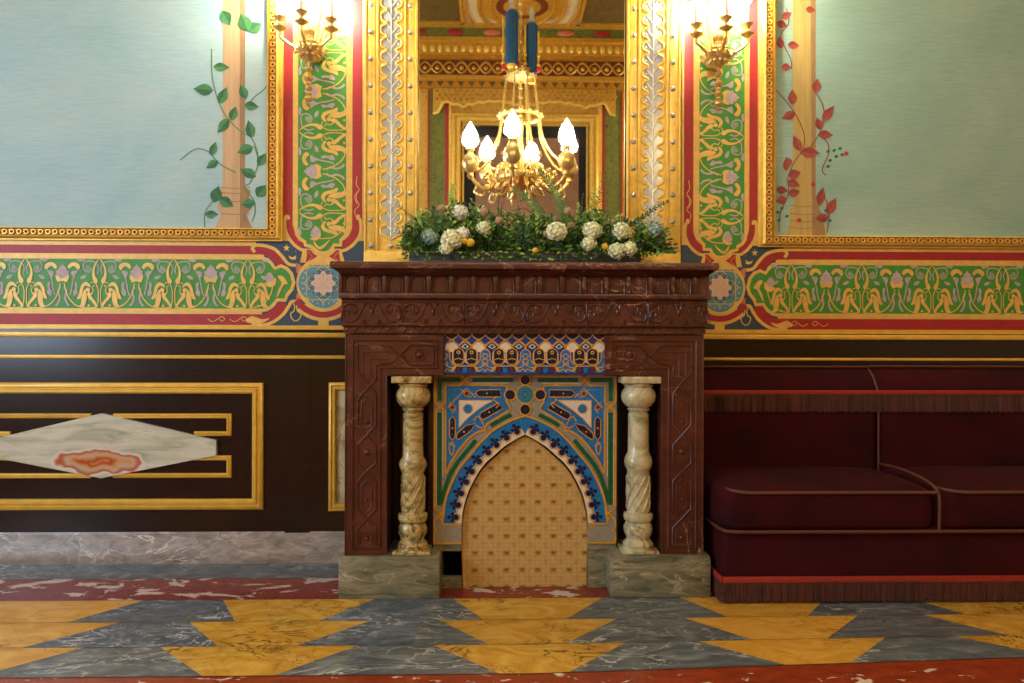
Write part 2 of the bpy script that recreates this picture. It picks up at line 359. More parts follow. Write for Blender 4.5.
    def build(s, name, parent=None, origin=None, angle=38, recalc=True):
        if origin is None:
            if parent is not None: origin = ORG[parent.name]
            else:
                xs = [v[0] for v in s.v]; ys = [v[1] for v in s.v]; zs = [v[2] for v in s.v]
                origin = ((min(xs)+max(xs))/2, (min(ys)+max(ys))/2, min(zs))
        me = bpy.data.meshes.new(name)
        me.from_pydata([(v[0]-origin[0], v[1]-origin[1], v[2]-origin[2]) for v in s.v], [], s.f)
        for q in s.mats: me.materials.append(M[q])
        me.polygons.foreach_set('material_index', s.m); me.update()
        if recalc:
            bm = bmesh.new(); bm.from_mesh(me); bmesh.ops.recalc_face_normals(bm, faces=bm.faces[:]); bm.to_mesh(me); bm.free()
        me.polygons.foreach_set('use_smooth', [True]*len(me.polygons))
        me.set_sharp_from_angle(angle=math.radians(angle))
        o = bpy.data.objects.new(name, me); COL.objects.link(o)
        if parent is not None: o.parent = parent
        else: o.location = origin
        ORG[o.name] = tuple(origin)
        return o
ORG = {}
def tag(o, label, cat, group=None, kind=None):
    o['label'] = label; o['category'] = cat
    if group: o['group'] = group
    if kind: o['kind'] = kind
    return o
def thing(name, loc, label, cat, group=None):
    o = bpy.data.objects.new(name, None); COL.objects.link(o); o.location = loc; o.empty_display_size = 0.05
    ORG[o.name] = tuple(loc); tag(o, label, cat, group); return o
def struct(o): o['kind'] = 'structure'; return o
E = 0.00045

# ------------------------------------------------------------------ room shell
RX0, RX1, RY, RH = -4.2, 4.2, -6.0, 4.85
b_ = MB(); b_.box(RX0, RX1, 0, 0.15, 0, RH, 'plaster'); struct(b_.build('wall_front'))
b_ = MB(); b_.box(RX0, RX1, RY-0.15, RY, 0, RH, 'pat_gold'); struct(b_.build('wall_back'))
b_ = MB(); b_.box(RX1, RX1+0.15, RY, 0, 0, RH, 'plaster'); struct(b_.build('wall_right'))
b_ = MB()
b_.box(RX0-0.15, RX0, RY, -4.2, 0, RH, 'plaster'); b_.box(RX0-0.15, RX0, -1.8, 0, 0, RH, 'plaster')
b_.box(RX0-0.15, RX0, -4.2, -1.8, 0, 0.8, 'plaster'); b_.box(RX0-0.15, RX0, -4.2, -1.8, 3.0, RH, 'plaster'); struct(b_.build('wall_left'))
b_ = MB()
for y in (-4.2, -3.03, -1.86): b_.box(RX0-0.12, RX0-0.05, y, y+0.06, 0.8, 3.0, 'gold_line')
for z in (0.8, 1.9, 2.94): b_.box(RX0-0.12, RX0-0.05, -4.2, -1.8, z, z+0.06, 'gold_line')
struct(b_.build('window_1'))

# floor with its marble inlay
fl = MB()
fl.box(RX0, RX1, RY, 0, -0.1, 0, 'floor_red_f')
def fy(py): return UF(524, py)[1]
yw, yb, yr, y1, y2, y3 = 0.0, fy(577), fy(598.3), fy(620), fy(644.5), fy(674)
def shr(x, y):          # rows sheared right of centre so their lines slope up in camera view
    w_ = 0 if y > yr-.01 else (.3 if y > y1-.01 else (.5 if y > y2-.01 else 1))
    return y+.055*max(0, x)*w_
def fq(x0, x1, ya, yb2, m, z=0.0006):
    for a, b3 in ((x0, 0), (0, x1)): fl.add([(a, shr(a, ya), z), (b3, shr(b3, ya), z), (b3, shr(b3, yb2), z), (a, shr(a, yb2), z)], [(0, 1, 2, 3)], m)
fq(RX0, RX1, yw, yb, 'floor_blue'); fq(RX0, RX1, yb, yr, 'floor_red')
fq(RX0, RX1, yr, y3, 'floor_grey')
xx_ = UF(420, 620)[0]; fl.add([(RX0, yr, .0009), (xx_, yr, .0009), (xx_, y2, .0009), (RX0, y2, .0009)], [(0, 1, 2, 3)], 'floor_blue')
per = 0.885
rows = [(yr, y1, (453, 603), (484, 566), 598.3, 620), (y1, y2, (439, 618), (489, 566), 620, 644.5), (y2, y3, (432, 627), (500, 569), 644.5, 674)]
k_ = 0
for (ya, yb2, t, u, pa, pb) in rows:
    t0, t1 = UF(t[0], pa)[0], UF(t[1], pa)[0]; u0, u1 = UF(u[0], pb)[0], UF(u[1], pb)[0]
    for k in range(-4, 5):
        dx = k*per; k_ += 1
        z = 0.0012
        fl.add([(t0+dx, shr(t0+dx, ya), z), (t1+dx, shr(t1+dx, ya), z), (u1+dx, shr(u1+dx, yb2), z), (u0+dx, shr(u0+dx, yb2), z)], [(0, 1, 2, 3)], 'floor_yellow2' if (k == 0 or k_ % 3 == 1) else 'floor_yellow')
for yy in (yb, yr, y1, y2, y3):
    fq(RX0, RX1, yy-0.0012, yy+0.0012, 'porphyry_d', 0.0016)
struct(fl.build('floor'))

# ceiling, with moulded ornament that the big mirror shows
ce = MB(); ce.box(RX0, RX1, RY, 0, RH, RH+0.1, 'ceil_cream')
def CZ(px, py):       # a point of the ceiling as seen in the mirror
    d = ray(px, py); t = (RH-CAM.z)/d.z; p = CAM + d*t; return p.x, -p.y
def cpoly(pts, z, m): ce.add([(p[0], p[1], z) for p in pts], [list(range(len(pts)))], m)
def cring(c, r, w_, z0, h, m, n=40, ry=None):
    ry = ry or r
    ce.tube([(c[0]+r*math.cos(2*PI*k/n), c[1]+ry*math.sin(2*PI*k/n), z0) for k in range(n)], w_, m, 8, True)
xL, xR = CZ(425, 20)[0], CZ(617, 20)[0]; xc_ = (xL+xR)/2
ce.box(-4, 4, CZ(524, 36)[1], CZ(524, 33)[1], RH-0.03, RH, 'ceil_gold'); ce.box(-4, 4, CZ(524, 28.5)[1], CZ(524, 25.5)[1], RH-0.03, RH, 'ceil_gold')
for sgn in (-1, 1):
    xa = xc_+sgn*0.62; xb = xc_+sgn*1.95
    ya, yb2 = CZ(524, 25)[1], CZ(524, -40)[1]
    ce.box(xa+sgn*0.1, xb, ya+0.04, yb2, RH-0.008, RH, 'pat_dark')
    for (a, b2, c2, d2) in ((xa+sgn*0.06, xb, ya, ya+0.04), (xa+sgn*0.06, xa+sgn*0.1, ya, yb2)): ce.box(a, b2, c2, d2, RH-0.03, RH, 'ceil_gold')
cc = (xc_, CZ(524, 8)[1])
ce.lathe([(0.5, 0), (0.5, 0.012)], (cc[0], cc[1], RH-0.012), 'ceil_gold', 40)
ce.lathe([(0.30, 0), (0.30, 0.02)], (cc[0], cc[1], RH-0.02), 'brown_red', 40)
ce.lathe([(0.2, 0), (0.26, 0.03)], (cc[0], cc[1], RH-0.03), 'ceil_gold', 16)
for r in (0.37, 0.5, 0.66): cring(cc, r, 0.022, RH-0.012, 0, 'ceil_gold', ry=r*1.5)
struct(ce.build('ceiling'))

# ------------------------------------------------------------------ the back wall seen in the mirror (virtual plane Y=+6, real Y=-6)
mb_ = Map(6.0, 524, 80)
def BX(px): return mb_.X(px)
def BZ(py): return mb_.Z(py)
def bbox(mb, p0, p1, q0, q1, d, m, d0=0.0012): mb.box(BX(p0), BX(p1), RY+d0, RY+d, BZ(q1), BZ(q0), m)
cn = MB()
for (q0, q1, d, m) in ((35, 40, .34, 'ceil_gold'), (40, 49, .28, 'pat_green'), (49, 53, .30, 'ceil_gold'), (53, 63, .22, 'ceil_gold'), (63, 67, .2, 'gold_deep'), (67, 82, .14, 'brown_red'), (82, 86, .16, 'ceil_gold'), (86, 92, .08, 'gold_deep')):
    cn.box(-4.2, 4.2, RY, RY+d, BZ(q1), BZ(q0), m)
x = -2.4
while x < 2.6:
    cn.ball((x, RY+.285, BZ(44.5)), .09, 'orange_paint' if int(x*10) % 2 else 'red_paint', 10, 5, (1.2, .15, .45))
    x += 0.45
x = -2.4
while x < 2.6:
    cn.ball((x, RY+.22, BZ(58)), .045, 'gold', 8, 5, (.7, .4, 1.1)); x += 0.095
x = -2.4
while x < 2.6:
    pts = [(x+.30*t, RY+.15, BZ(74.5)+.07*math.sin(2*PI*t)) for t in [i/8 for i in range(9)]]
    cn.tube(pts, .016, 'ceil_gold', 6); cn.tube([(a, b3, 2*BZ(74.5)-c) for a, b3, c in pts], .012, 'ceil_gold', 6); cn.ball((x+.075, RY+.15, BZ(75)), .03, 'ceil_gold', 8, 5); cn.ball((x+.225, RY+.15, BZ(75)), .03, 'ceil_gold', 8, 5); x += 0.30
x = -2.4
while x < 2.6:
    cn.add([(x, RY+.082, BZ(86)), (x+.09, RY+.082, BZ(86)), (x+.045, RY+.082, BZ(91.5))], [(0, 1, 2)], 'pat_dark'); x += 0.13
o = cn.build('trim_1'); struct(o)

# scalloped gilt pelmet and the dark framed picture on the back wall
def moulding(mb, pts, w, y, h, m='gold_line', closed=False):
    """mitred flat-topped moulding on a wall plane"""
    N = len(pts); ns = []
    for i in range(N):
        def seg(a, b2): 
            dx, dz = b2[0]-a[0], b2[1]-a[1]; l = math.hypot(dx, dz); return (-dz/l, dx/l)
        if closed or 0 < i < N-1:
            n1 = seg(pts[i-1], pts[i]); n2 = seg(pts[i], pts[(i+1) % N]); d = 1+n1[0]*n2[0]+n1[1]*n2[1]
            ns.append(((n1[0]+n2[0])/d, (n1[1]+n2[1])/d))
        elif i == 0: ns.append(seg(pts[0], pts[1]))
        else: ns.append(seg(pts[-2], pts[-1]))
    prof = [(-.5, 0), (-.5, .7), (-.36, 1), (-.12, 1), (-.05, .6), (.05, .6), (.15, .95), (.38, .8), (.5, .5), (.5, 0)]
    vs = [(p[0]+n[0]*a*w, y-b2*h, p[1]+n[1]*a*w) for p, n in zip(pts, ns) for a, b2 in prof]; K = len(prof)
    fs = [[K*i+k2, K*i+k2+1, K*((i+1) % N)+k2+1, K*((i+1) % N)+k2] for i in range(N if closed else N-1) for k2 in range(K-1)]
    if not closed: fs += [list(range(K)), list(range(K*(N-1), K*N))]
    mb.add(vs, fs, m)
t = thing('framed_picture', (BX(525), RY, BZ(300)), 'large dark picture in a gilt frame on the far wall, seen in the mirror', 'picture')
p = MB(); bbox(p, 462, 588, 125, 290, .03, 'dark', .01); bbox(p, 476, 578, 140, 290, .034, 'tan', .03); p.build('canvas', t)
p = MB()
moulding(p, [(BX(457), BZ(121)), (BX(593), BZ(121)), (BX(593), BZ(294)), (BX(457), BZ(294))], .115, RY+.01, -.09, 'gold', True)
moulding(p, [(BX(463.5), BZ(127)), (BX(586.5), BZ(127)), (BX(586.5), BZ(288)), (BX(463.5), BZ(288))], .03, RY+.03, -.03, 'gold', True)
p.build('frame', t)
p = MB()
top = BZ(92.5); pts = [(BX(434), top), (BX(614), top)]
low = []
for i in range(0, 37):
    px = 614-180*i/36; u = abs(px-524)/90.0
    q = 111 - 5*abs(math.sin(u*PI*1.5)) + (12 if u > .93 else 0) - (1.6 if i % 2 else 0)
    low.append((BX(px), BZ(q)))
pts = pts+low
p.add([(a, RY+.002, c) for a, c in pts]+[(a, RY+.07, c) for a, c in pts], [list(range(len(pts))), list(range(len(pts), 2*len(pts)))]+[[i, i+1, len(pts)+i+1, len(pts)+i] for i in range(len(pts)-1)], 'pat_gold')
p.tube([(a, RY+.075, c) for a, c in low], .02, 'gold', 6)
for r_ in range(3):
    for i in range(30): p.ball((BX(437+i*6+(r_ % 2)*3), RY+.07, BZ(95.5+r_*4)), .022, 'gold_deep', 6, 4)
tag(p.build('carved_pelmet'), 'scalloped gilt pelmet above the far picture, seen in the mirror', 'pelmet')
for i, (a, b2, lb) in enumerate(((430, 446, 'left'), (604, 620, 'right'))):
    p = MB(); bbox(p, a, b2, 93, 300, .02, 'pat_green'); e1, e2 = (446, 449.5) if i == 0 else (600.5, 604)
    bbox(p, e1, e2, 93, 300, .03, 'red_paint'); bbox(p, e1+(3.5 if i == 0 else -3), e2+(2.5 if i == 0 else -3), 93, 300, .04, 'gold')
    bbox(p, a-1.5, a, 93, 300, .03, 'red_paint') if i == 0 else bbox(p, b2, b2+1.5, 93, 300, .03, 'red_paint')
    tag(p.build('painted_strip'), 'green and gold painted strip %s of the far picture, seen in the mirror' % lb, 'wall panel', 'painted strips on the far wall')

# ------------------------------------------------------------------ painted side walls: mappings
class Side:
    def __init__(s, side, Y):
        s.side = side; s.m = Map(Y, 200 if side == 'left' else 870, 280); s.k = 1/s.m.s
    def __call__(s, px, py):
        if s.side == 'right': px = 697+(347.8-px)*0.94; py = 263.6+(py-257.7)*0.985
        return s.m(px, py)
def mapl(fn, pts): return [fn(*p) for p in pts]
A = 8.533
def motif(mb, fn, k, y, parts='LBF', hs=(-1, 1)):
    """one arabesque unit, fn(u, v) with u sideways from the lyre axis and v down the band, in px"""
    def f(a, b2, s_): return fn(s_*a/A, (b2-148)/A)
    def P(pts, s_, m, yy=0, n=3): mb.poly(cr([f(a, b2, s_) for a, b2 in pts], n, True), y-E*yy, m)
    def S(pts, s_, w_, m, yy=0, n=5, taper=False):
        q = cr([f(a, b2, s_) for a, b2 in pts], n)
        ww = [w_*k*(1-0.7*i/(len(q)-1)) for i in range(len(q))] if taper else w_*k
        mb.stroke(q, ww, y-E*yy, m)
    for s_ in hs:
        if 'L' in parts:
            S([(20, 290), (10, 240), (35, 195), (90, 180), (130, 192), (138, 230), (120, 268), (90, 275), (72, 252), (90, 232)], s_, 1.1, 'mauve')
            P([(85, 225), (112, 215), (120, 250), (104, 285), (88, 262)], s_, 'greyleaf')
            P([(120, 172), (150, 158), (190, 166), (175, 185), (150, 182)], s_, 'mauve')
            P([(110, 300), (150, 305), (165, 330), (130, 330)], s_, 'mauve')
            P([(0, 158), (30, 188), (55, 240), (63, 290), (55, 340), (38, 372), (16, 360), (18, 335), (38, 305), (42, 255), (26, 205)], s_, 'gold_paint', 3, 2)
            S([(36, 365), (60, 360), (80, 375)], s_, .7, 'gold_paint', 2)
            S([(30, 372), (12, 420), (10, 480), (14, 540), (32, 572)], s_, .9, 'gold_paint', 3)
            P([(72, 402), (88, 372), (118, 358), (148, 376), (164, 415), (172, 455), (190, 500), (160, 497), (146, 455), (134, 408), (112, 388), (92, 396)], s_, 'gold_paint', 4, 3)
            P([(118, 420), (140, 445), (152, 490), (156, 540), (176, 572), (132, 568), (112, 528), (106, 480)], s_, 'gold_paint', 4, 3)
            P([(84, 440), (104, 458), (92, 495), (58, 530), (26, 574), (14, 560), (40, 515), (66, 480)], s_, 'gold_paint', 4, 3)
            mb.disc(f(96, 424, s_), 2.1*k, y-E*5, 'gold_paint', 10); mb.stroke([f(60, 452, s_), f(78, 470, s_)], 1.4*k, y-E*4, 'gold_paint')
            S([(40, 385), (60, 402), (52, 430), (60, 452)], s_, .8, 'gold_paint', 3)
            mb.disc(f(90, 558, s_), 1.2*k, y-E*4, 'gold_paint', 8)
        if 'B' in parts:
            S([(28, 574), (110, 578), (190, 560), (240, 520), (278, 455), (300, 370)], s_, 1.1, 'gold_paint', 3)
    if 'F' in parts:
        def g(a, b2, s_): return fn((A*0+316.2+s_*a)/A, (b2-148)/A)
        mb.poly([g(a, b2, s_) for s_, a, b2 in ((1, 0, 203), (1, 14, 225), (1, 30, 232), (1, 34, 252), (1, 54, 265), (1, 52, 300), (1, 30, 325), (1, 0, 342), (-1, 30, 325), (-1, 52, 300), (-1, 54, 265), (-1, 34, 252), (-1, 30, 232), (-1, 14, 225))], y-E*2, 'mauve')
        mb.poly([g(a, b2, s_) for s_, a, b2 in ((1, 0, 318), (1, 12, 332), (1, 30, 312), (1, 60, 300), (1, 54, 335), (1, 38, 362), (1, 10, 352), (-1, 10, 352), (-1, 38, 362), (-1, 54, 335), (-1, 60, 300), (-1, 30, 312), (-1, 12, 332))], y-E*4, 'gold_paint')
        for s_ in (-1, 1):
            def P2(pts, m, yy=0, n=3): mb.poly(cr([g(a, b2, s_) for a, b2 in pts], n, True), y-E*yy, m)
            P2([(45, 228), (70, 198), (110, 192), (145, 212), (150, 240), (132, 256), (116, 236), (90, 224), (60, 246)], 'gold_paint', 4)
            P2([(78, 270), (130, 262), (112, 300), (98, 330), (80, 300)], 'mauve', 1)
            mb.stroke(cr([g(a, b2, s_) for a, b2 in ((98, 310), (85, 370), (75, 430), (62, 470))], 4), 1.3*k, y-E, 'mauve')
            P2([(104, 358), (128, 372), (124, 420), (130, 455), (96, 478), (92, 440), (108, 410)], 'mauve', 1)
            mb.stroke(cr([g(a, b2, s_) for a, b2 in ((16, 400), (34, 440), (24, 490), (36, 535), (58, 560))], 4), 2.0*k, y-E, 'mauve')

def wall_side(side):
    X0 = -40
    # horizontal frieze board with everything painted on it
    G = Side(side, -0.012); k = G.k; y = -0.012
    far = -190 if side == 'left' else -20
    board = MB(); lo, hi = (far, 362)
    xs = [G(far, 0)[0], G(364, 0)[0]]
    f = MB()
    XF = far
    def T(pts): return mapl(G, pts)
    zt, zb = G(0, 240.3)[1], G(0, 329.2)[1]
    xa, xb = G(XF, 0)[0], G(296 if side == 'left' else 296, 0)[0]
    f.box(xa, xb, -.0005, y, zb, G(0, 329.2-0)[1] if False else zt, 'gold_paint')
    def band(p0, p1, q0, q1, m, l): f.poly(T([(p0, q0), (p1, q0), (p1, q1), (p0, q1)]), y-E*l, m)
    xe = 296
    band(256, xe, 240.3, 326, 'navy_paint', 1)
    band(XF, 258, 245.6, 254, 'red_paint', 1); band(XF, 262, 314, 324.8, 'red_paint', 1)
    band(XF, 264, 254, 257.7, 'gold_paint', 2)
    # dark crescent and star
    cs_ = [(286.5+(3.9 if i % 2 == 0 else 1.5)*math.sin(i*PI/5), 247.5-(3.9 if i % 2 == 0 else 1.5)*math.cos(i*PI/5)) for i in range(10)]
    f.poly(T(cs_), y-E*3, 'gold_paint')
    f.poly(T([(293.5+5.6*math.cos(a), 254+5.2*math.sin(a)) for a in [-.75+i*(3.3/12) for i in range(13)]]+[(292.3+3.9*math.cos(a), 252.8+3.8*math.sin(a)) for a in [2.55-i*(3.3/12) for i in range(13)]]), y-E*3, 'gold_paint')
    Hs = [(XF, 257.7), (262, 257.7), (268, 259.5), (272, 263.5), (275, 268), (281, 265.5), (287, 268), (291.5, 273), (294, 282), (292, 289), (287, 295), (285.5, 300), (277.5, 299.5), (273, 305.5), (267, 309.5), (262, 310.3), (XF, 310.3)]
    red1 = cr([(250, 250), (262, 250), (271, 253), (279, 260.5), (281, 264)], 5); f.stroke(T(red1), 8.5*k, y-E*2, 'red_paint')
    red2 = cr([(250, 319.3), (262, 319), (272, 315.5), (280, 308), (284, 302.5)], 5); f.stroke(T(red2), 9*k, y-E*2, 'red_paint')
    f.stroke(T(cr([(255, 252), (252.5, 248), (256, 245), (265, 245.5), (275, 249), (283, 257), (288.5, 263.5), (296, 265)], 5)), 3.2*k, y-E*6, 'gold_paint')
    f.stroke(T(cr([(252, 323), (262, 325), (273, 322), (283, 314.5), (289, 306), (291.5, 301.5), (296, 301)], 5)), 3.2*k, y-E*6, 'gold_paint')
    f.poly(T(Hs), y-E*4, 'green_paint'); f.stroke(T(Hs), 3.4*k, y-E*6, 'gold_paint')
    f.poly(T([(XF, 310.9), (262, 310.9), (262, 314), (XF, 314)]), y-E*3, 'gold_paint')
    # little scroll flourishes on the lower red band
    for (q, s_) in ((218, 1), (240, -1)):
        f.stroke(T(cr([(q-10, 319), (q-5, 321.5), (q, 319), (q+4, 316.5), (q+7, 319), (q+4, 321), (q+2, 319)], 4)), .7*k, y-E*5, 'gold_paint')
    f.poly(T(cr([(246, 321), (252, 316), (262, 319), (270, 318), (262, 323), (252, 323)], 4, True)), y-E*6, 'gold_paint')
    # navy triangle ornament
    for s_ in (-1, 1):
        f.stroke(T(cr([(296+s_*0.3, 321), (296+s_*4, 318), (296+s_*5, 313), (296+s_*2, 311), (296+s_*1, 306), (296+s_*3, 303)], 4)), 1.1*k, y-E*7, 'gold_paint')
    # arabesque units
    per_ = 74.1 if side == 'left' else 74.9
    cxs = [248.2-i*per_ for i in range(0, 6 if side == 'left' else 4)]
    for i, c in enumerate(cxs):
        fn = (lambda cc_: (lambda u, v: G(cc_+u*per_/74.1, 257.9+v)))(c)
        motif(f, fn, k, y-E*7, 'L'); 
        if i > 0: motif(f, fn, k, y-E*7, 'F')
        motif(f, fn, k, y-E*7, 'B', hs=(-1, 1) if i > 0 else (-1,))
    # end flower and curl
    f.stroke(T(cr([(250, 308), (262, 305), (270, 296), (273, 286), (272, 281)], 4)), 1.1*k, y-E*9, 'gold_paint')
    f.poly(T(cr([(266, 276), (270, 272), (274, 277), (274, 282), (268, 283)], 3, True)), y-E*8, 'mauve')
    f.poly(T(cr([(265, 283), (272, 281), (276, 277), (276, 284), (270, 287)], 3, True)), y-E*10, 'gold_paint')
    f.poly(T(cr([(278, 276), (283, 276), (288, 283), (284, 285), (280, 293), (277, 297), (279, 289), (282, 283)], 3, True)), y-E*10, 'gold_paint')
    f.poly(T([(XF, 325.2), (296, 325.2), (296, 329.2), (XF, 329.2)]), y-E*3, 'gold_line')
    o = f.build('arabesque_frieze', recalc=False)
    tag(o, 'green arabesque frieze with red borders below the %s mural' % ('blue' if side == 'left' else 'sea green'), 'frieze', 'painted friezes beside the fireplace')

    # vertical panel
    v = MB(); y = -0.016; G = Side(side, y); k = G.k
    TOP = -150
    v.box(G(281, 0)[0], G(364.5, 0)[0], -.0005, y, G(0, 240.3)[1], G(0, TOP)[1], 'gold_paint'); v.box(G(296, 0)[0], G(364.5, 0)[0], -.0005, y, G(0, 262)[1], G(0, 240.3)[1], 'gold_paint')
    VB = Map(0, *((200, 280) if side == 'left' else (870, 280)))
    v.poly(T([(296, 240), (364.5, 240), (364.5, 262), (296, 262)]), y-E, 'navy_paint')
    v.poly(T([(283, TOP), (292.5, TOP), (292.5, 222), (283, 222)]), y-E, 'red_paint')
    v.poly(T([(352, TOP), (362, TOP), (362, 225), (352, 225)]), y-E, 'red_paint')
    v.stroke(T(cr([(287.7, 218), (288.2, 226), (291, 234), (297, 241), (303, 244.5)], 5)), 9.2*k, y-E*2, 'red_paint')
    v.stroke(T(cr([(357, 222), (356.5, 228), (353.5, 236), (348, 242), (342, 245.5)], 5)), 9.4*k, y-E*2, 'red_paint')
    v.stroke(T(cr([(288.5, 219), (288, 216), (285.5, 217), (284.8, 225), (287, 234), (293, 243), (300, 248.5), (304, 250), (303.5, 256), (301.5, 261.8)], 5)), 3.1*k, y-E*6, 'gold_paint')
    v.stroke(T(cr([(359, 214), (357.5, 217), (360, 219), (361, 228), (359, 236), (353, 244), (346, 249), (341, 250.5), (341.5, 256), (343.5, 262)], 5)), 3.1*k, y-E*6, 'gold_paint')
    v.poly(T([(303, 248), (341, 248), (345, 262), (300, 262)]), y-E*3, 'gold_paint')
    for mx in (1, -1):
        TX = lambda l: T([(323.2+mx*(a-323.2), b2) for a, b2 in l])
        v.poly(TX([(306.6, 249.3), (310.4, 249.6), (313.5, 253), (317.5, 255.6), (311, 259.5), (305.6, 261.8), (307, 255)]), y-E*4, 'red_paint')
        v.stroke(TX([(307.5, 251), (312.5, 256), (308, 260.5)]), 1.1*k, y-E*5, 'orange_paint')
    Vs = [(347.8, TOP), (347.8, 228), (346.5, 233), (343.5, 237), (340.7, 239.5), (340.7, 244.4), (334, 244.4), (331.5, 249), (328, 251.8), (323.5, 252.6), (318, 251.6), (314, 248.5), (311.4, 246), (305.2, 244.6), (304.8, 241.3), (300, 238.5), (297, 234), (296, 228), (296, TOP)]
    v.poly(T(Vs), y-E*4, 'green_paint'); v.stroke(T(Vs), 3.5*k, y-E*5, 'gold_paint')
    for i in range(6):
        cy = 211-80.5*i if side == 'left' else 211.5-80.5*i
        fn = (lambda cc_: (lambda u, vv: G(297+vv*0.98, cc_-u*80.5/74.1)))(cy)
        motif(v, fn, k, y-E*6, 'LF'); motif(v, fn, k, y-E*6, 'B', hs=(-1, 1) if i > 0 else (1,))
    v.poly(T(cr([(311, 232), (315, 226), (320, 229), (319, 237), (312, 237)], 3, True)), y-E*9, 'mauve')
    v.poly(T(cr([(310, 238), (318, 236), (320, 229), (321, 236), (316, 240)], 3, True)), y-E*11, 'gold_paint')
    v.poly(T(cr([(314, 240), (319, 246), (324, 244), (330, 239), (326, 245), (320, 249), (315, 245)], 3, True)), y-E*11, 'gold_paint')
    v.stroke(T(cr([(320, 238), (332, 237), (341, 231), (345, 222), (344, 213)], 4)), 1.1*k, y-E*9, 'gold_paint')
    for q in (190, 175):
        v.stroke(T(cr([(357, q+28), (354.5, q+20), (359, q+14), (356, q+8), (357, q)], 4)), .7*k, y-E*3, 'gold_paint')
    o = v.build('arabesque_wall_panel', recalc=False)
    tag(o, 'tall green arabesque wall panel with red borders, %s of the mirror' % side, 'wall panel', 'tall painted panels beside the mirror')

    # star rosette square
    r = MB(); y = -0.014; G = Side(side, y); k = G.k
    r.box(G(296, 0)[0], G(364.5, 0)[0], -.0005, y, G(0, 329.2)[1], G(0, 262)[1], 'gold_paint')
    r.poly(T([(296, 262), (364.5, 262), (364.5, 325), (296, 325)]), y-E, 'navy_paint')
    C = (323.5, 282.8)
    def circ(rr, n=40, a0=0, a1=2*PI): return [(C[0]+rr*math.cos(a0+(a1-a0)*i/n), C[1]+rr*math.sin(a0+(a1-a0)*i/n)) for i in range(n+1 if a1-a0 < 6 else n)]
    r.poly(T([(C[0]+38*math.cos(a), C[1]+38*math.sin(a)) for a in [i*2*PI/40 for i in range(40)] if C[1]+38*math.sin(a) > 262.5 and 296.5 < C[0]+38*math.cos(a) < 362]), y-E*2, 'gold_paint')
    r.poly(T([(296.5, 262.5), (300, 264), (304, 268), (299, 274), (296.5, 272)]), y-E*3, 'orange_paint')
    r.poly(T([(296.5, 294), (301, 290), (305, 298), (296.5, 300)]), y-E*3, 'orange_paint')
    r.stroke(T(circ(31.5, 20, .18*PI, .82*PI)), 6*k, y-E*4, 'red_paint')
    r.poly(T(circ(27)), y-E*5, 'gold_paint'); 
    quat = []
    for i in range(48):
        a = i*2*PI/48; rr = 22.5+2.4*abs(math.cos(2*a))
        quat.append((C[0]+rr*math.cos(a), C[1]+rr*math.sin(a)))
    r.poly(T([q for q in quat if q[1] > 262.5]), y-E*6, 'teal_paint')
    for i in range(24):
        a = i*2*PI/24; 
        if C[1]+21*math.sin(a) > 264: r.disc(G(C[0]+21*math.cos(a), C[1]+21*math.sin(a)), .9*k, y-E*7, 'gold_paint', 6)
    r.stroke(T([(C[0]+a*16.5, C[1]+b2*16.5) for a, b2 in ((-1, -1), (1, -1), (1, 1), (-1, 1))]), 1*k, y-E*8, 'gold_paint', True)
    r.stroke(T([(C[0]+a*19.5, C[1]+b2*19.5) for a, b2 in ((0, -1), (1, 0), (0, 1), (-1, 0))]), 1*k, y-E*8, 'gold_paint', True)
    r.poly(T([(C[0]+rr*math.cos(a), C[1]+rr*math.sin(a)) for rr, a in [(14.5, i*2*PI/32) for i in range(32)]]), y-E*8.5, 'teal_deep')
    r.poly(T([(C[0]+(11+1.6*math.cos(8*a))*math.cos(a), C[1]+(11+1.6*math.cos(8*a))*math.sin(a)) for a in [i*2*PI/64 for i in range(64)]]), y-E*9.5, 'pink_paint')
    for i in range(16):
        a = (i+.5)*PI/8; r.disc(G(C[0]+13.2*math.cos(a), C[1]+13.2*math.sin(a)), .6*k, y-E*9.2, 'gold_paint', 6)
    for a in range(4):
        aa = a*PI/2; r.stroke(T([C, (C[0]+10.5*math.cos(aa), C[1]+10.5*math.sin(aa))]), [.8*k, 1.6*k], y-E*10.5, 'gold_paint')
        aa += PI/4; r.stroke(T([C, (C[0]+7.5*math.cos(aa), C[1]+7.5*math.sin(aa))]), [.4*k, 1.1*k], y-E*10.5, 'mauve')
    r.poly(T([(296, 325.2), (364, 325.2), (364, 329.2), (296, 329.2)]), y-E*3, 'gold_line')
    r.poly(T([(318.5, 320), (329, 320), (329, 325), (318.5, 325)]), y-E*6, 'gold_paint')
    o = r.build('star_rosette', recalc=False)
    tag(o, 'blue star rosette painting at the %s shoulder of the fireplace' % side, 'wall panel', 'star rosettes beside the mantel')
wall_side('left'); wall_side('right')

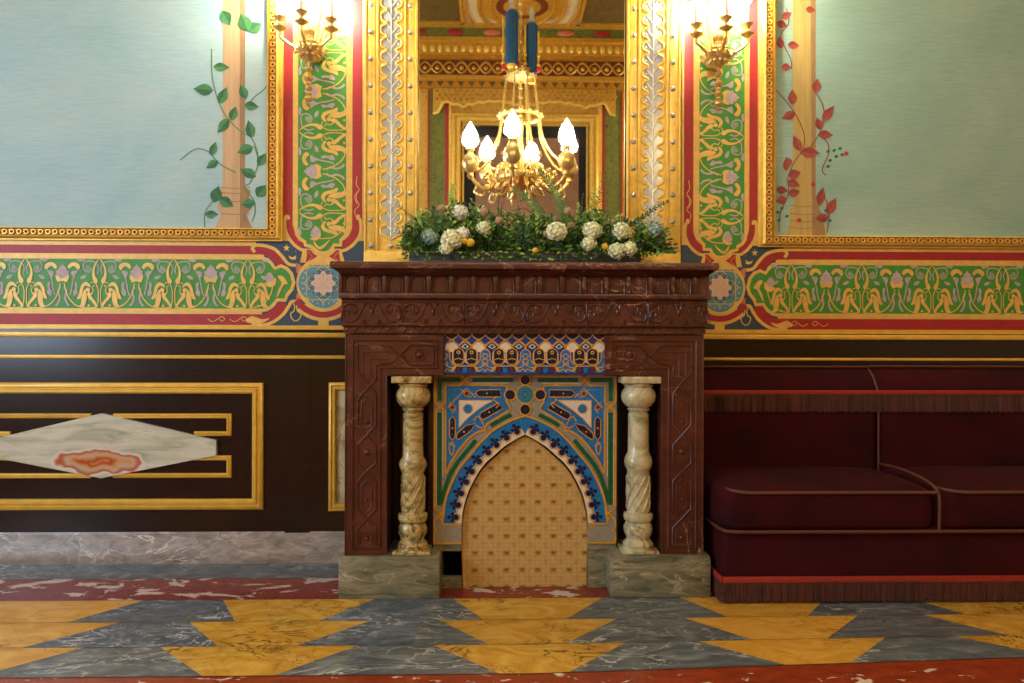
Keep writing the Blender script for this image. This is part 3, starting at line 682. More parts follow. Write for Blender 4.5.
# ------------------------------------------------------------------ murals
def leafpoly(mb, fn, p, q, wd, y, m, m2=None):
    dx, dy = q[0]-p[0], q[1]-p[1]; l = math.hypot(dx, dy); nx, ny = -dy/l, dx/l
    pr = [(0, 0), (.08, .36), (.2, .74), (.36, .98), (.48, .98), (.62, .8), (.78, .46), (.9, .16), (1, 0)]
    a = [(p[0]+dx*t+nx*wd*h/2, p[1]+dy*t+ny*wd*h/2) for t, h in pr]; b2 = [(p[0]+dx*t-nx*wd*h/2, p[1]+dy*t-ny*wd*h/2) for t, h in pr]
    mb.poly(mapl(fn, a+b2[::-1][1:-1]), y, m)
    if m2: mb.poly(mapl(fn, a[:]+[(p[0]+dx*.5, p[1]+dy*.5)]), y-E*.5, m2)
def mural(side):
    L_ = side == 'left'
    mp = Map(-0.03, 150 if L_ else 890, 200)
    if L_: xi, xo, qi, qo = 267.5, 282.5, 228, 240.3; xf = -95; TOPP = -120
    else: xi, xo, qi, qo = 774.2, 758.6, 236.5, 247.6; xf = 1130; TOPP = -120
    s = 1 if L_ else -1
    t = thing('framed_mural', (mp.X((xi+xf)/2), 0, mp.Z(qo)), 'large blue sky mural with green vine climbing a painted stone column' if L_ else 'large sea green mural with red leaved creeper around a painted ochre column', 'mural', 'framed murals either side of the mirror')
    c = MB(); y = -0.02; c.box(mp.X(xi+s*2), mp.X(xf), -0.001, y, mp.Z(qi+2), mp.Z(TOPP), 'sky_l' if L_ else 'sky_r')
    g = Map(y, mp.cx, mp.cy); k = 1/g.s
    if L_:
        c.poly([g(*p) for p in [(222.5, TOPP), (244.5, TOPP), (245, 187), (251, 190), (249, 200), (252, 208), (247, 214), (253, 227.5), (215, 227.5), (221, 214), (217, 206), (222, 198), (221, 188), (222.5, 186)]], y-E, 'canvas_stone')
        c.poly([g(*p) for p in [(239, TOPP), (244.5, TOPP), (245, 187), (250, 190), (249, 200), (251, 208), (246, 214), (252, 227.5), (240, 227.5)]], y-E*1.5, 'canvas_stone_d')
        for q in (187, 192, 200, 213): c.stroke([g(221, q), g(235, q+1), g(250, q)], .9*k, y-E*2, 'canvas_stone_d')
        S = [[(211.5, 48), (212, 75), (218, 100), (227, 117), (240, 130), (252, 138), (258, 155), (257, 168)],
             [(180, 160), (195, 149), (208, 151), (217, 161), (224, 166), (236, 172)], [(274, 75), (264, 88), (254, 96), (247, 105)],
             [(257, 168), (250, 182), (245, 187), (254, 200), (255, 212), (252, 221)], [(205, 227), (205, 213), (213, 201), (222, 198)], [(257, 168), (258, 158), (254, 145)]]
        for q in S: c.stroke([g(*p) for p in cr(q, 6)], 1.0*k, y-E*3, 'leaf_paint_l')
        lv = [(213, 66, 230, 67, 9), (213, 90, 193, 88, 12), (219, 103, 227, 86, 10), (231, 120, 236, 105, 9), (229, 118, 217, 133, 10), (246, 98, 240, 83, 9), (244, 104, 259, 106, 9), (252, 137, 248, 119, 10), (253, 146, 237, 152, 11), (211, 155, 216, 141, 8), (218, 160, 206, 168, 8), (258, 165, 266, 152, 9), (256, 176, 240, 168, 10), (214, 202, 219, 185, 12), (219, 198, 234, 206, 11), (205, 214, 219, 214, 8), (255, 202, 241, 204, 10), (257, 196, 266, 184, 12), (222, 10, 230, 25, 12), (248, 30, 240, 12, 14), (248, 30, 262, 22, 12)]
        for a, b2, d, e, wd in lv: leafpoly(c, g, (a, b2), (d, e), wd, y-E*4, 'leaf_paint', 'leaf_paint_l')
    else:
        c.poly([g(*p) for p in [(791.5, TOPP), (815, TOPP), (815.5, 195), (819, 208), (823, 219), (827, 236), (786, 236), (790, 224), (790, 210), (793, 205)]], y-E, 'canvas_stone_y')
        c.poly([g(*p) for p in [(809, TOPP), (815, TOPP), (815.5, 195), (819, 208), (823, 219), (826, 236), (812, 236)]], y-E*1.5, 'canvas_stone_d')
        for q in (206, 214, 221, 228): c.stroke([g(790, q), g(803, q+1.5), g(822, q)], .9*k, y-E*2, 'canvas_stone_d')
        S = [[(776, 92), (786, 103), (795, 115), (803, 132), (804, 145), (800, 155)], [(815, 93), (822, 105), (824, 118), (821, 130), (818, 136), (810, 148), (800, 155), (793, 165), (787, 180)],
             [(818, 136), (827, 143), (828, 155), (822, 170), (826, 176)], [(786, 10), (788, 25), (780, 38), (790, 60), (791, 70)], [(787, 180), (788, 195), (780, 215), (779, 233)], [(826, 200), (829, 215), (827, 233)]]
        for q in S: c.stroke([g(*p) for p in cr(q, 6)], 1.0*k, y-E*3, 'leaf_red')
        lv = [(815, 94, 817, 79, 9), (822, 122, 834, 106, 9), (821, 131, 816, 118, 8), (818, 135, 833, 136, 9), (792, 106, 792, 90, 9), (795, 114, 781, 120, 9), (800, 152, 793, 136, 9), (800, 153, 820, 154, 11), (790, 167, 786, 158, 8), (788, 177, 801, 173, 10), (787, 182, 800, 187, 9), (788, 195, 800, 192, 9), (787, 200, 775, 202, 9), (776, 190, 788, 192, 8), (819, 206, 823, 187, 9), (827, 215, 836, 198, 10), (829, 218, 814, 219, 9), (781, 20, 791, 14, 8), (787, 46, 799, 47, 8), (776, 24, 787, 28, 8), (781, 68, 791, 69, 8), (805, 10, 815, 12, 7), (781, 50, 778, 38, 8), (786, 172, 786, 158, 7)]
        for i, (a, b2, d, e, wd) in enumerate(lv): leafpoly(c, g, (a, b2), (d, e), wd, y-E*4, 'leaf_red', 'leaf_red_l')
        for (a, b2) in ((826, 153), (832, 152), (838, 150), (834, 158), (840, 156), (828, 162), (826, 168), (780, 210), (777, 222), (785, 218), (776, 214), (824, 212), (828, 222)):
            leafpoly(c, g, (a, b2), (a+4, b2-2), 3, y-E*4, 'leaf_paint')
        for q in ((846, 154), (813, 185), (799, 221)): c.disc(g(*q), 2.3*k, y-E*5, 'berry', 8)
    c.build('canvas', t, recalc=False)
    # gilt frame: stepped moulding
    fr = MB()
    def rail(o0, o1, d0, d1, m):
        # o: 0 at the inner edge, 1 at the outer edge
        xq0 = xi+(xo-xi)*o0; xq1 = xi+(xo-xi)*o1; q0 = qi+(qo-qi)*o0; q1 = qi+(qo-qi)*o1
        X_0, X_1 = mp.X(xq0), mp.X(xq1); Z0, Z1 = mp.Z(q0), mp.Z(q1); XF = mp.X(xf); ZT = mp.Z(TOPP)
        sec = [(X_0, -d0), (X_1, -d1)]
        fr.add([(X_0, -d0, ZT), (X_0, -d0, Z0), (XF, -d0, Z0), (X_1, -d1, ZT), (X_1, -d1, Z1), (XF, -d1, Z1)], [(0, 1, 4, 3), (1, 2, 5, 4)], m)
        return
    for o0, o1, d0, d1, m in ((0, 0, .02, .045, 'gold'), (0, .1, .045, .05, 'gold'), (.1, .16, .05, .038, 'gold_deep'), (.16, .6, .038, .038, 'gold_deep'), (.6, .66, .038, .055, 'gold_deep'), (.66, .8, .055, .05, 'gold'), (.8, .92, .05, .03, 'gold'), (.92, 1, .03, .03, 'gold'), (1, 1, .03, 0, 'gold')):
        rail(o0, o1, d0, d1, m)
    fr.build('frame', t, recalc=False)
    be = MB(); kk = 1/mp.s
    def bead(px, q, hz):
        x, z = mp(px, q); be.add([], [], 'gold')
        n = 10; R0, R1 = 2.9*kk, 1.25*kk
        vs = []; 
        for rr, yy in ((R0, -.038), (R0*.86, -.047), (R1*1.35, -.047), (R1, -.040)):
            for j in range(n): vs.append((x+rr*math.cos(2*PI*j/n), yy, z+rr*math.sin(2*PI*j/n)))
        be.add(vs, [[n*i+j, n*i+(j+1) % n, n*(i+1)+(j+1) % n, n*(i+1)+j] for i in range(3) for j in range(n)], 'gold')
        be.disc((x, z), R1, -.0405, 'red_hole', 8)
    ob = .38; xb = xi+(xo-xi)*ob; qb = qi+(qo-qi)*ob
    q = qb
    while q > TOPP: bead(xb, q, 0); q -= 6.75
    px = xb-s*7.2
    while (px > xf) if L_ else (px < xf): bead(px, qb, 1); px -= s*7.2
    be.build('beading', t, recalc=False)
mural('left'); mural('right')

# ------------------------------------------------------------------ dado wainscot
for side in ('left', 'right'):
    mp = Map(-0.012, 150 if side == 'left' else 860, 430)
    x0, x1 = (mp.X(-300), mp.X(362)) if side == 'left' else (mp.X(690), mp.X(1300))
    dz = 0 if side == 'left' else 2.6
    p = MB(); p.box(x0, x1, 0, -0.012, mp.Z(534), mp.Z(329.4+dz*.9), 'wood')
    if side == 'left':
        p.box(mp.X(285), mp.X(310), -.0115, -.0145, mp.Z(534), mp.Z(359), 'wood')
    p.box(x0, x1, -.012, -.030, mp.Z(337.2+dz), mp.Z(332.2+dz), 'gold_line', .004)
    p.box(x0, x1, -.012, -.022, mp.Z(358.6+dz*.8), mp.Z(355+dz*1.1), 'gold_line', .003)
    struct(p.build('trim_%d' % (2 if side == 'left' else 3)))
mp = Map(-0.012, 150, 430)
kk = 1/mp.s
t = thing('wainscot_panel', (mp.X(103), -.012, mp.Z(509)), 'gilt framed dado panel with figured marble lozenge, left of the fireplace', 'wall panel')
p = MB(); moulding(p, [mp(-52.5, 388), mp(258.5, 388), mp(258.5, 504), mp(-52.5, 504)], 10.6*kk, -.012, .022, closed=True); p.build('frame', t)
p = MB()
for sx_ in (1, -1):
    def q(a, b2): return mp(103+sx_*a, b2)
    moulding(p, [q(11, 415.8), q(126.6, 415.8), q(126.6, 433.6), q(92, 433.6)], 4.8*kk, -.012, .012)
    moulding(p, [q(92, 457.8), q(126.6, 457.8), q(126.6, 475.4), q(11, 475.4)], 4.8*kk, -.012, .012)
p.build('inner_moulding', t)
p = MB(); lz = [(103, 413), (217.5, 440), (217.5, 455), (103, 477.5), (-11.5, 455), (-11.5, 440)]
p.prism([mp(*a) for a in lz], -.012, -.030, 'lozenge'); p.build('marble_lozenge', t)
t = thing('wainscot_panel', (mp.X(390), -.012, mp.Z(510)), 'narrow gilt framed dado panel with onyx infill, half hidden behind the fireplace jamb', 'wall panel')
mp2 = Map(-.012, 340, 440)
p = MB(); moulding(p, [mp2(332.8, 386), mp2(360, 386), mp2(360, 507), mp2(332.8, 507)], 7.6*kk, -.012, .022, closed=True); p.build('frame', t)
p = MB(); p.box(mp2.X(336), mp2.X(358), -.012, -.018, mp2.Z(503), mp2.Z(390), 'onyx_light'); p.build('onyx_infill', t)

# baseboards
for side in ('left', 'right'):
    mp = Map(-0.03, 150, 550); z = mp.Z
    x0, x1 = (-4.2, U(352, 550, 0)[0]) if side == 'left' else (U(700, 550, 0)[0], 4.2)
    prof = [(0, mp.Z(533)), (-.012, mp.Z(533)), (-.018, mp.Z(536)), (-.022, mp.Z(550)), (-.03, mp.Z(553)), (-.032, 0), (0, 0)]
    p = MB(); n = len(prof)
    p.add([(x0, a, c) for a, c in prof]+[(x1, a, c) for a, c in prof], [[i, i+1, n+i+1, n+i] for i in range(n-1)]+[list(range(n)), list(range(n, 2*n))], 'base_marble')
    struct(p.build('baseboard_'+side))

# ------------------------------------------------------------------ big mirror
mr = Map(-0.05, 522, 150)
t = thing('wall_mirror', (mr.X(522), 0, mr.Z(262)), 'tall mirror in a wide gilt frame with studs and scalloped silver inlay, above the mantel', 'mirror')
MT = -110; ZB = 1.3025
g = MB(); g.box(mr.X(414), mr.X(630), -.004, -.032, ZB+.01, mr.Z(MT), 'mirror'); g.build('mirror_glass', t)
fr = MB(); kk = 1/mr.s
for (a, b2, mxx) in ((364.6, 417.8, 0), (680.2, 626.2, 1)):
    def X(q): return mr.X(a+(b2-a)*q)
    for q0, q1, d, m, bv in ((0, 1, .05, 'gold', 0), (0.0, .04, .062, 'gold', .002), (.04, .2, .056, 'gold', .002), (.22, .27, .06, 'gold', .003), (.74, .79, .06, 'gold', .003), (.80, .94, .056, 'gold', .002), (.955, 1, .07, 'gold', .003)):
        fr.box(X(q0), X(q1), -.001, -d, ZB, mr.Z(MT), m, bv)
    # base block
    fr.box(X(-.0), X(1.0), -.001, -.066, ZB, mr.Z(252), 'gold', .003)
fr.box(mr.X(417), mr.X(627), -.001, -.06, ZB, mr.Z(252), 'gold', .003)
fr.build('frame', t)
for (cx_, s_) in ((391.3, 1), (652.8, -1)):
    il = MB(); y = -.0506
    # scalloped mirror strip with a gilt rim
    lobes = []; q = 238.5; P_ = 13.35
    rt = []; lf = []
    qq = q
    while qq > MT:
        rt += [(cx_+5.4, qq-1.0), (cx_+9.6, qq-3.2), (cx_+10.8, qq-6.6), (cx_+9.6, qq-10.0), (cx_+5.4, qq-12.3)]
        qq -= P_
    lf = [(2*cx_-a, b2) for a, b2 in rt]
    out = [(cx_, q+2)]+rt+[(cx_, MT)]+lf[::-1]
    W = [mr(*o_) for o_ in out]
    il.poly(W, y, 'inlay')
    il.build('inlay_glass', t, recalc=False)
    rm = MB(); rm.ridge([mr(*o_) for o_ in cr(out, 3, True)], 2.6*kk, .006, y-.0002, 'gold', True)
    rm.build('inlay_rim', t, recalc=False)
    sv = MB(); sv.ridge([mr(cx_, 238), mr(cx_, MT)], 1.5*kk, .003, y-.0005, 'silver')
    qq = 236
    while qq > MT:
        for e in (-1, 1):
            b0 = qq-(0 if e*s_ > 0 else 4.5)
            sv.ridge([mr(cx_, b0), mr(cx_+e*3.5, b0-4), mr(cx_+e*6.8, b0-8.6)], 1.5*kk, .003, y-.0006, 'silver')
            sv.dome(mr(cx_+e*7.2, b0-3.0), 1.2*kk, y-.0004, .003, 'silver', 8)
        qq -= P_
    sv.build('silver_branch', t, recalc=False)
st = MB(); st.dome((0, 0), 2.35*kk, -.056, .009, 'stud', 12, 3)
first = None
pos = []
for px in (370.7, 410.4, 633.2, 672.4):
    q = 247.6-26.65
    while q > MT+20: pos.append((px, q)); q -= 26.65
pos += [(371.5, 247.2), (391.5, 247.2), (410.4, 247.2), (633.2, 248.4), (653, 248.4), (672.4, 247.6)]
for px, q in pos:
    x, z = mr(px, q)
    if first is None:
        st2 = MB(); st2.dome((x, z), 2.75*kk, -.0562 if q < 240 else -.0662, .009, 'stud', 12, 3)
        first = st2.build('stud', t); first_pos = (x, z)
    else:
        o = first.copy(); COL.objects.link(o); o.parent = t; o.location = (x-first_pos[0], -.010 if q > 240 else 0, z-first_pos[1])

# ------------------------------------------------------------------ sconces
def sconce(cx_, cy_, s_, label):
    """wall sconce; pixel reference of the body centre, s_ mirrors the arms"""
    Yb = -.10; mp = Map(Yb, cx_, cy_); k = 1/mp.s
    bx, bz = mp(cx_, cy_)
    t = thing('wall_sconce', (bx, -.016, bz), label, 'wall sconce', 'brass sconces either side of the mirror')
    bp = MB()
    bp.lathe([(.004, -.075), (.02, -.07), (.034, -.055), (.028, -.05), (.046, -.03), (.055, -.012), (.044, 0), (.05, .008), (.034, .018), (.02, .03), (.026, .036), (.012, .05), (.006, .06)], (bx, Yb, bz), 'brass', 24, 8, .1)
    for i in range(10):
        a = i*2*PI/10
        p0 = Vector((bx+.045*math.cos(a), Yb+.045*math.sin(a), bz-.02))
        bp.tube([p0, p0+Vector((.018*math.cos(a), .018*math.sin(a), -.012)), p0+Vector((.026*math.cos(a), .026*math.sin(a), .006)), p0+Vector((.014*math.cos(a), .014*math.sin(a), .014))], [.006, .006, .005, .003], 'brass', 6)
        bp.ball((bx+.038*math.cos(a+.3), Yb+.038*math.sin(a+.3), bz-.045), .009, 'brass', 7, 5)
    for i in range(7):
        a = -PI*.1-PI*.8*i/6; bp.leaf((bx, Yb, bz+.02), (math.cos(a)*.8, math.sin(a)*.8, 1.0), (0, 0, 1), .06, .02, 'brass')
    bp.build('body', t)
    bk = MB(); bk.prism([(bx+.05*math.cos(a)*(1+.12*math.cos(6*a)), bz+.01+.06*math.sin(a)*(1+.08*math.cos(6*a))) for a in [i*2*PI/40 for i in range(40)]], -.0185, -.036, 'brass')
    bk.tube([(bx, -.03, bz+.0), (bx, Yb, bz-.01)], .012, 'brass', 8)
    for e in (-1, 1):
        bk.tube([tuple(p_) for p_ in cr([(bx+e*.03, -.04, bz+.05), (bx+e*.05, -.045, bz+.1), (bx+e*.035, -.05, bz+.15), (bx+e*.05, -.055, bz+.165), (bx+e*.06, -.055, bz+.15)], 4)], .006, 'brass', 6)
        for h in range(3): bk.tube([(bx+e*.008*(h+.3), -.05, bz+.06), (bx+e*.008*(h+.3), -.05, bz+.15)], .0018, 'brass', 5)
    bk.build('back_plate', t)
    # drop finial with chain of leaves
    dr = MB(); dx = -s_*.008; z = bz-.075
    for rr, dz in ((.017, .02), (.010, .042), (.02, .06), (.012, .085), (.016, .105), (.013, .130), (.018, .152), (.008, .172)):
        dr.lathe([(.003, rr), (rr*.7, rr*.6), (rr, 0), (rr*.7, -rr*.6), (.003, -rr)], (bx+dx, Yb+.02, z-dz), 'brass', 12, 5, .15)
    dr.tube([(bx, Yb, bz-.06), (bx+dx, Yb+.02, z), (bx+dx, Yb+.02, z-.18)], .004, 'brass', 6)
    dr.build('drop_finial', t)
    for (ax, az, ay) in ((-29.5, -17, -.13), (-8, -23, -.21), (21.5, -16, -.15), (13, -52, -.11), (-17, -55, -.1)):
        mm = Map(ay, cx_, cy_); hx, hz = mm.X(cx_+s_*ax), mm.Z(cy_+az)
        d = Vector((hx-bx, ay-Yb, 0))
        arm = MB()
        low = min(bz-.03, hz-.06)
        arm.tube(cr([(bx+d.x*.2, Yb+d.y*.2, bz-.01), (bx+d.x*.5, Yb+d.y*.5, bz-.012 if az > -30 else bz+.05), (bx+d.x*.85, Yb+d.y*.85, (bz+.012) if az > -30 else hz-.07), (hx, ay, hz-.03), (hx, ay, hz)], 6), [.009]*8+[.0075]*9+[.0065]*8, 'brass', 8) if True else None
        ao = arm.build('arm', t)
        dp = MB(); dp.lathe([(.006, -.012), (.012, -.008), (.030, .003), (.031, .006), (.026, .004), (.01, .002), (.009, .012), (.014, .018), (.010, .026), (.012, .034), (.022, .042), (.027, .05), (.024, .05), (.012, .044), (.010, .05)], (hx, ay, hz), 'brass', 20)
        o = dp.build('drip_pan', ao)
        cn_ = MB(); cn_.lathe([(.0095, .048), (.0095, .135)], (hx, ay, hz), 'pink_paint', 12); cn_.build('candle_tube', ao)
        bl = MB(); bl.lathe([(.004, .135), (.016, .15), (.021, .17), (.017, .195), (.008, .215), (.001, .225)], (hx, ay, hz), 'bulb', 12); bl.build('bulb', ao)
sconce(309.5, 46, 1, 'brass wall sconce with candle arms on the green panel left of the mirror')
sconce(718, 52, -1, 'brass wall sconce with candle arms on the green panel right of the mirror')

# ------------------------------------------------------------------ fireplace
FM = lambda Y: Map(Y, 524, 341)
f47, f49, f50, f56 = FM(-.47), FM(-.49), FM(-.505), FM(-.56)
fp = thing('fireplace', (f47.X(524), -.25, 0), 'carved brown marble fireplace with onyx columns and painted tile arch', 'fireplace')
# plinths
for (a, b2, lb) in ((339, 440, 'l'), (611.5, 711.5, 'r')):
    m5 = FM(-.50); p = MB(); p.box(m5.X(a), m5.X(b2), -.03, -.50, 0, m5.Z(559.5), 'green_marble', .004)
    p.box(m5.X(a)+.003, m5.X(b2)-.003, -.03, -.497, m5.Z(560), m5.Z(557), 'green_marble', .002)
    p.build('plinth', fp)
PT = FM(-.50).Z(557)
# jambs + capital blocks (inverted L with sunk panels and raised strapwork)
def relief_line(mb, mp, pts, w=1.6, h=.005, closed=False, y=None): mb.ridge([mp(*q) for q in pts], w/mp.s, h, mp.Y if y is None else y, 'porphyry', closed)
for s_ in (1, -1):
    def q(px, py): return (524.5+s_*(px-524.5), py)
    def qs(l): return [q(*a) for a in l]
    p = MB(); m7 = f47
    xo, xi = m7.X(q(345, 0)[0]), m7.X(q(387.5, 0)[0]); xb = m7.X(q(444, 0)[0])
    zt, zl = m7.Z(334), m7.Z(376)
    p.prism([(xo, PT), (xi, PT), (xi, zl), (xb, zl), (xb, zt), (xo, zt)][::s_], -.03 if False else -.36, -.47, 'porphyry')
    # frames and strapwork in relief
    Lp = [(353, 548), (353, 341), (437.5, 341), (437.5, 368.5), (380.5, 368.5), (380.5, 548)]
    relief_line(p, m7, qs(Lp), 1.6, .006, True)
    relief_line(p, m7, qs([(345.8, 554), (345.8, 334.8), (443, 334.8), (443, 375), (386.8, 375), (386.8, 554)]), 1.4, .004, True)
    # horizontal arm: cartouche and crossing
    relief_line(p, m7, qs([(434, 345.5), (410, 345.5), (402, 355), (410, 365), (434, 365)]), 1.6, .006, True)
    relief_line(p, m7, qs([(358, 372), (358, 345.5), (389, 345.5), (409, 365.5)]), 1.6, .006)
    relief_line(p, m7, qs([(410, 345.5), (391, 363), (384, 364), (376, 366), (376, 380), (358, 398)]), 1.6, .006)
    relief_line(p, m7, qs([(363, 376), (363, 352), (388, 352)]), 1.4, .004); relief_line(p, m7, qs([(370, 376), (370, 359), (388, 359)]), 1.4, .004)
    p.dome(m7(*q(420, 355)), 3.6/m7.s, -.47, .012, 'porphyry', 14); 
    r_ = 5.6/m7.s; c0 = m7(*q(420, 355)); p.ridge([(c0[0]+r_*math.cos(i*2*PI/20), c0[1]+r_*math.sin(i*2*PI/20)) for i in range(20)], 1.2/m7.s, .004, -.47, 'porphyry', True)
    # vertical shaft cartouches: diagonal crosses at 388, 440, 472, 521
    relief_line(p, m7, qs([(358, 372), (376, 393), (376, 425), (358, 445), (358, 463), (366.5, 471), (376, 481), (376, 509), (358, 528), (358, 545)]), 1.6, .006)
    relief_line(p, m7, qs([(376, 378), (358, 400), (358, 425), (376, 445), (376, 463), (366.5, 471), (358, 481), (358, 509), (376, 528), (376, 545)]), 1.6, .006)
    relief_line(p, m7, qs([(362, 402), (367, 398), (372, 402), (372, 424), (367, 429), (362, 424)]), 1.3, .004, True)
    relief_line(p, m7, qs([(362, 484), (367, 480), (372, 484), (372, 507), (367, 511), (362, 507)]), 1.3, .004, True)
    relief_line(p, m7, qs([(361, 532), (373, 532), (373, 545), (361, 545)]), 1.3, .004, True)
    relief_line(p, m7, qs([(358, 548-3), (376, 545)]), 1.4, .004)
    for (px, py, r) in ((367, 452, 3.2), (367, 422, 2), (367, 538, 2.6), (367, 500, 1.6)): p.dome(m7(*q(px, py)), r/m7.s, -.47, .010, 'porphyry', 12)
    p.build('jamb', fp)
# niche backs behind the columns, side cheeks
for s_ in (1, -1):
    p = MB(); m7 = f47
    def q(px): return m7.X(524.5+s_*(px-524.5))
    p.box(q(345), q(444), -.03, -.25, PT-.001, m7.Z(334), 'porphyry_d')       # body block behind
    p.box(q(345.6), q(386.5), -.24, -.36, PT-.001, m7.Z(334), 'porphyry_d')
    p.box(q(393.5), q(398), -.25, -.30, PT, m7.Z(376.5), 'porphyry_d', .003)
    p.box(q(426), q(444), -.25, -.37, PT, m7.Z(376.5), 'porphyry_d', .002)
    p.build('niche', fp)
# top slab over the opening, friezes, shelf
p = MB(); p.box(f49.X(343), f49.X(706), -.03, -.482, f49.Z(333.5), f49.Z(326), 'porphyry'); 
n_ = 44
for i in range(n_):
    a = f49.X(345+i*361/n_); p.ridge([(a, f49.Z(332.6)), (a+.018, f49.Z(327.2))], .005, .004, -.482, 'porphyry')
p.build('rope_moulding', fp)
p = MB(); p.box(f49.X(341.5), f49.X(707.5), -.03, -.490, f49.Z(326), f49.Z(298.5), 'porphyry')
m9 = f49
relief_line(p, m9, [(342, 326), (707, 326)], 1.8, .008); relief_line(p, m9, [(342, 299.5), (707, 299.5)], 2.2, .012); relief_line(p, m9, [(342, 303), (707, 303)], 1.0, .004)
h_ = 61.4; c0 = 371.6
for i in range(6):
    c = c0+i*h_
    for s_ in (-1, 1):
        def S(pts, w=1.6, h=.006): p.ridge([m9(c+s_*a, b2) for a, b2 in cr(pts, 5)], w/m9.s, h, -.49, 'porphyry')
        S([(2, 309), (3, 304.5), (7, 304.5), (9, 309), (13, 317), (18, 321.5), (24, 322), (28, 319), (28.5, 314), (26, 310.5), (23, 312), (23, 315.5)])
        S([(30.7, 322), (29.5, 313), (27.5, 307.5), (23, 305), (17, 306), (14.5, 310), (17, 314)], 1.3)
        S([(20, 306.5), (20, 311), (18, 315)], 1.1, .004)
    p.dome(m9(c, 312), 1.8/m9.s, -.49, .008, 'porphyry', 10, 3, 4.2/m9.s)
    for o_ in (-7.5, 7.5): p.ridge([m9(c+o_-2, 324.5), m9(c+o_, 319.5), m9(c+o_+2, 324.5)], 1.2/m9.s, .005, -.49, 'porphyry')
    if i: p.ridge([m9(c-30.7, 303), m9(c-30.7, 324)], 1.2/m9.s, .005, -.49, 'porphyry')
p.build('scroll_frieze', fp)
p = MB(); m0 = f50
p.box(m0.X(339.5), m0.X(709.5), -.03, -.498, m0.Z(298.5), m0.Z(273), 'porphyry')
p.box(m0.X(338.5), m0.X(710.5), -.03, -.512, m0.Z(299), m0.Z(293.5), 'porphyry', .003)
i = 0
px = 340.4
while px < 709:
    # pillar between two sunk arches
    p.box(m0.X(px-1.9), m0.X(px+1.9), -.49, -.510, m0.Z(293.5), m0.Z(274), 'porphyry', .002)
    c = px+11.1
    if c < 703:
        arch = [(c-7, 293), (c-7, 281), (c-5, 277.5), (c, 276), (c+5, 277.5), (c+7, 281), (c+7, 293)]
        p.ridge([m0(*a) for a in arch], 1.5/m0.s, .006, -.498, 'porphyry')
        p.prism([m0(c-4.5, 292.5), m0(c-4.5, 284), m0(c-2, 280.5), m0(c+2, 280.5), m0(c+4.5, 284), m0(c+4.5, 292.5)], -.498, -.503, 'porphyry')
    px += 22.15
p.build('arcade_frieze', fp)
p = MB(); m6 = f56; zs = [m6.Z(v) for v in (262, 263.2, 269, 270.5, 272, 274.2)]
xl, xr = m6.X(330), m6.X(718.5)
prof = [(0, 262), (0, 269.5), (.006, 270.5), (.010, 272), (.030, 275.5), (.042, 276.5)]
ZS = m6.Z(262)
prof2 = [(.0, ZS-.003), (-.002, ZS-.010), (.0, ZS-.026), (.012, ZS-.030), (.016, ZS-.034), (.03, ZS-.044), (.046, ZS-.05)]
vs = []; 
for ins, z in [(.003, ZS)]+prof2:
    vs += [(xl+ins, -.03, z), (xl+ins, -.56+ins, z), (xr-ins, -.56+ins, z), (xr-ins, -.03, z)]
n = len(prof2)+1
p.add(vs, [[4*i+j, 4*i+(j+1) % 4, 4*(i+1)+(j+1) % 4, 4*(i+1)+j] for i in range(n-1) for j in range(4)]+[[0, 1, 2, 3], [4*n-4, 4*n-3, 4*n-2, 4*n-1]], 'porphyry')
p.build('mantel_shelf', fp, angle=50)

# onyx columns (square capital, bulb, banded shaft, turned base)
def column(cx_, sgn, spiral, mat):
    Y = -.415; mp = FM(Y); x = mp.X(cx_); zf = lambda py: mp.Z(py); kk = 1/mp.s
    root = bpy.data.objects.new('column', None)
    COL.objects.link(root); root.parent = fp; o0 = ORG['fireplace']; root.location = (x-o0[0], Y-o0[1], PT-o0[2]); ORG[root.name] = (x, Y, PT)
    c = MB(); c.box(x-19.5*kk, x+19.5*kk, Y-.065, Y+.065, zf(382.5), zf(375.8), mat, .003)
    P_ = [(13, 382.5), (15.5, 384.5), (13.5, 387), (16.5, 391), (17.5, 396), (16.5, 401), (13, 405.5), (9.5, 407.5), (11.5, 409), (9.5, 411), (9, 413)]
    c.lathe([(r*kk, zf(py)) for r, py in P_[::-1]], (x, Y, 0), mat, 28)
    c.build('capital', root, origin=ORG[root.name])
    c = MB()
    if spiral:
        P_ = [(10.2, 413), (10.2, 444), (10.5, 456), (13, 460), (14.3, 464), (12.5, 469), (10.8, 472), (11.2, 476), (11.4, 500), (11.2, 512)]
    else:
        P_ = [(10.2, 413), (10.4, 440), (10.6, 452), (13.2, 457), (14.2, 461), (13.4, 466), (11, 470), (11.2, 476), (11.4, 500), (11.2, 512)]
    c.lathe([(r*kk, zf(py)) for r, py in P_[::-1]], (x, Y, 0), mat, 28)
    za, zb = zf(511), zf(474)
    for j in range(9):
        c.tube([(x+10.9*kk*math.cos(a), Y+10.9*kk*math.sin(a), z) for a, z in [(j*2*PI/9+i*.16*(1 if spiral else .9), za+(zb-za)*i/12) for i in range(13)]], [.001]+[.0065]*11+[.001], mat, 6)
    c.build('shaft', root, origin=ORG[root.name])
    c = MB(); P_ = [(12, 512), (14.5, 513), (15, 516), (14, 519.5), (11.8, 521), (13, 523), (14.7, 527), (14.2, 532), (12, 536), (11.5, 538), (13.5, 541), (15.5, 543), (15, 546), (17, 548)]
    c.lathe([(r*kk, zf(py)) for r, py in P_[::-1]], (x, Y, 0), mat, 28)
    c.box(x-18.5*kk, x+18.5*kk, Y-.062, Y+.062, PT, zf(547.5), mat, .004)
    c.build('base', root, origin=ORG[root.name])
column(413.2, 1, True, 'onyx'); column(638.6, -1, False, 'onyx_light')

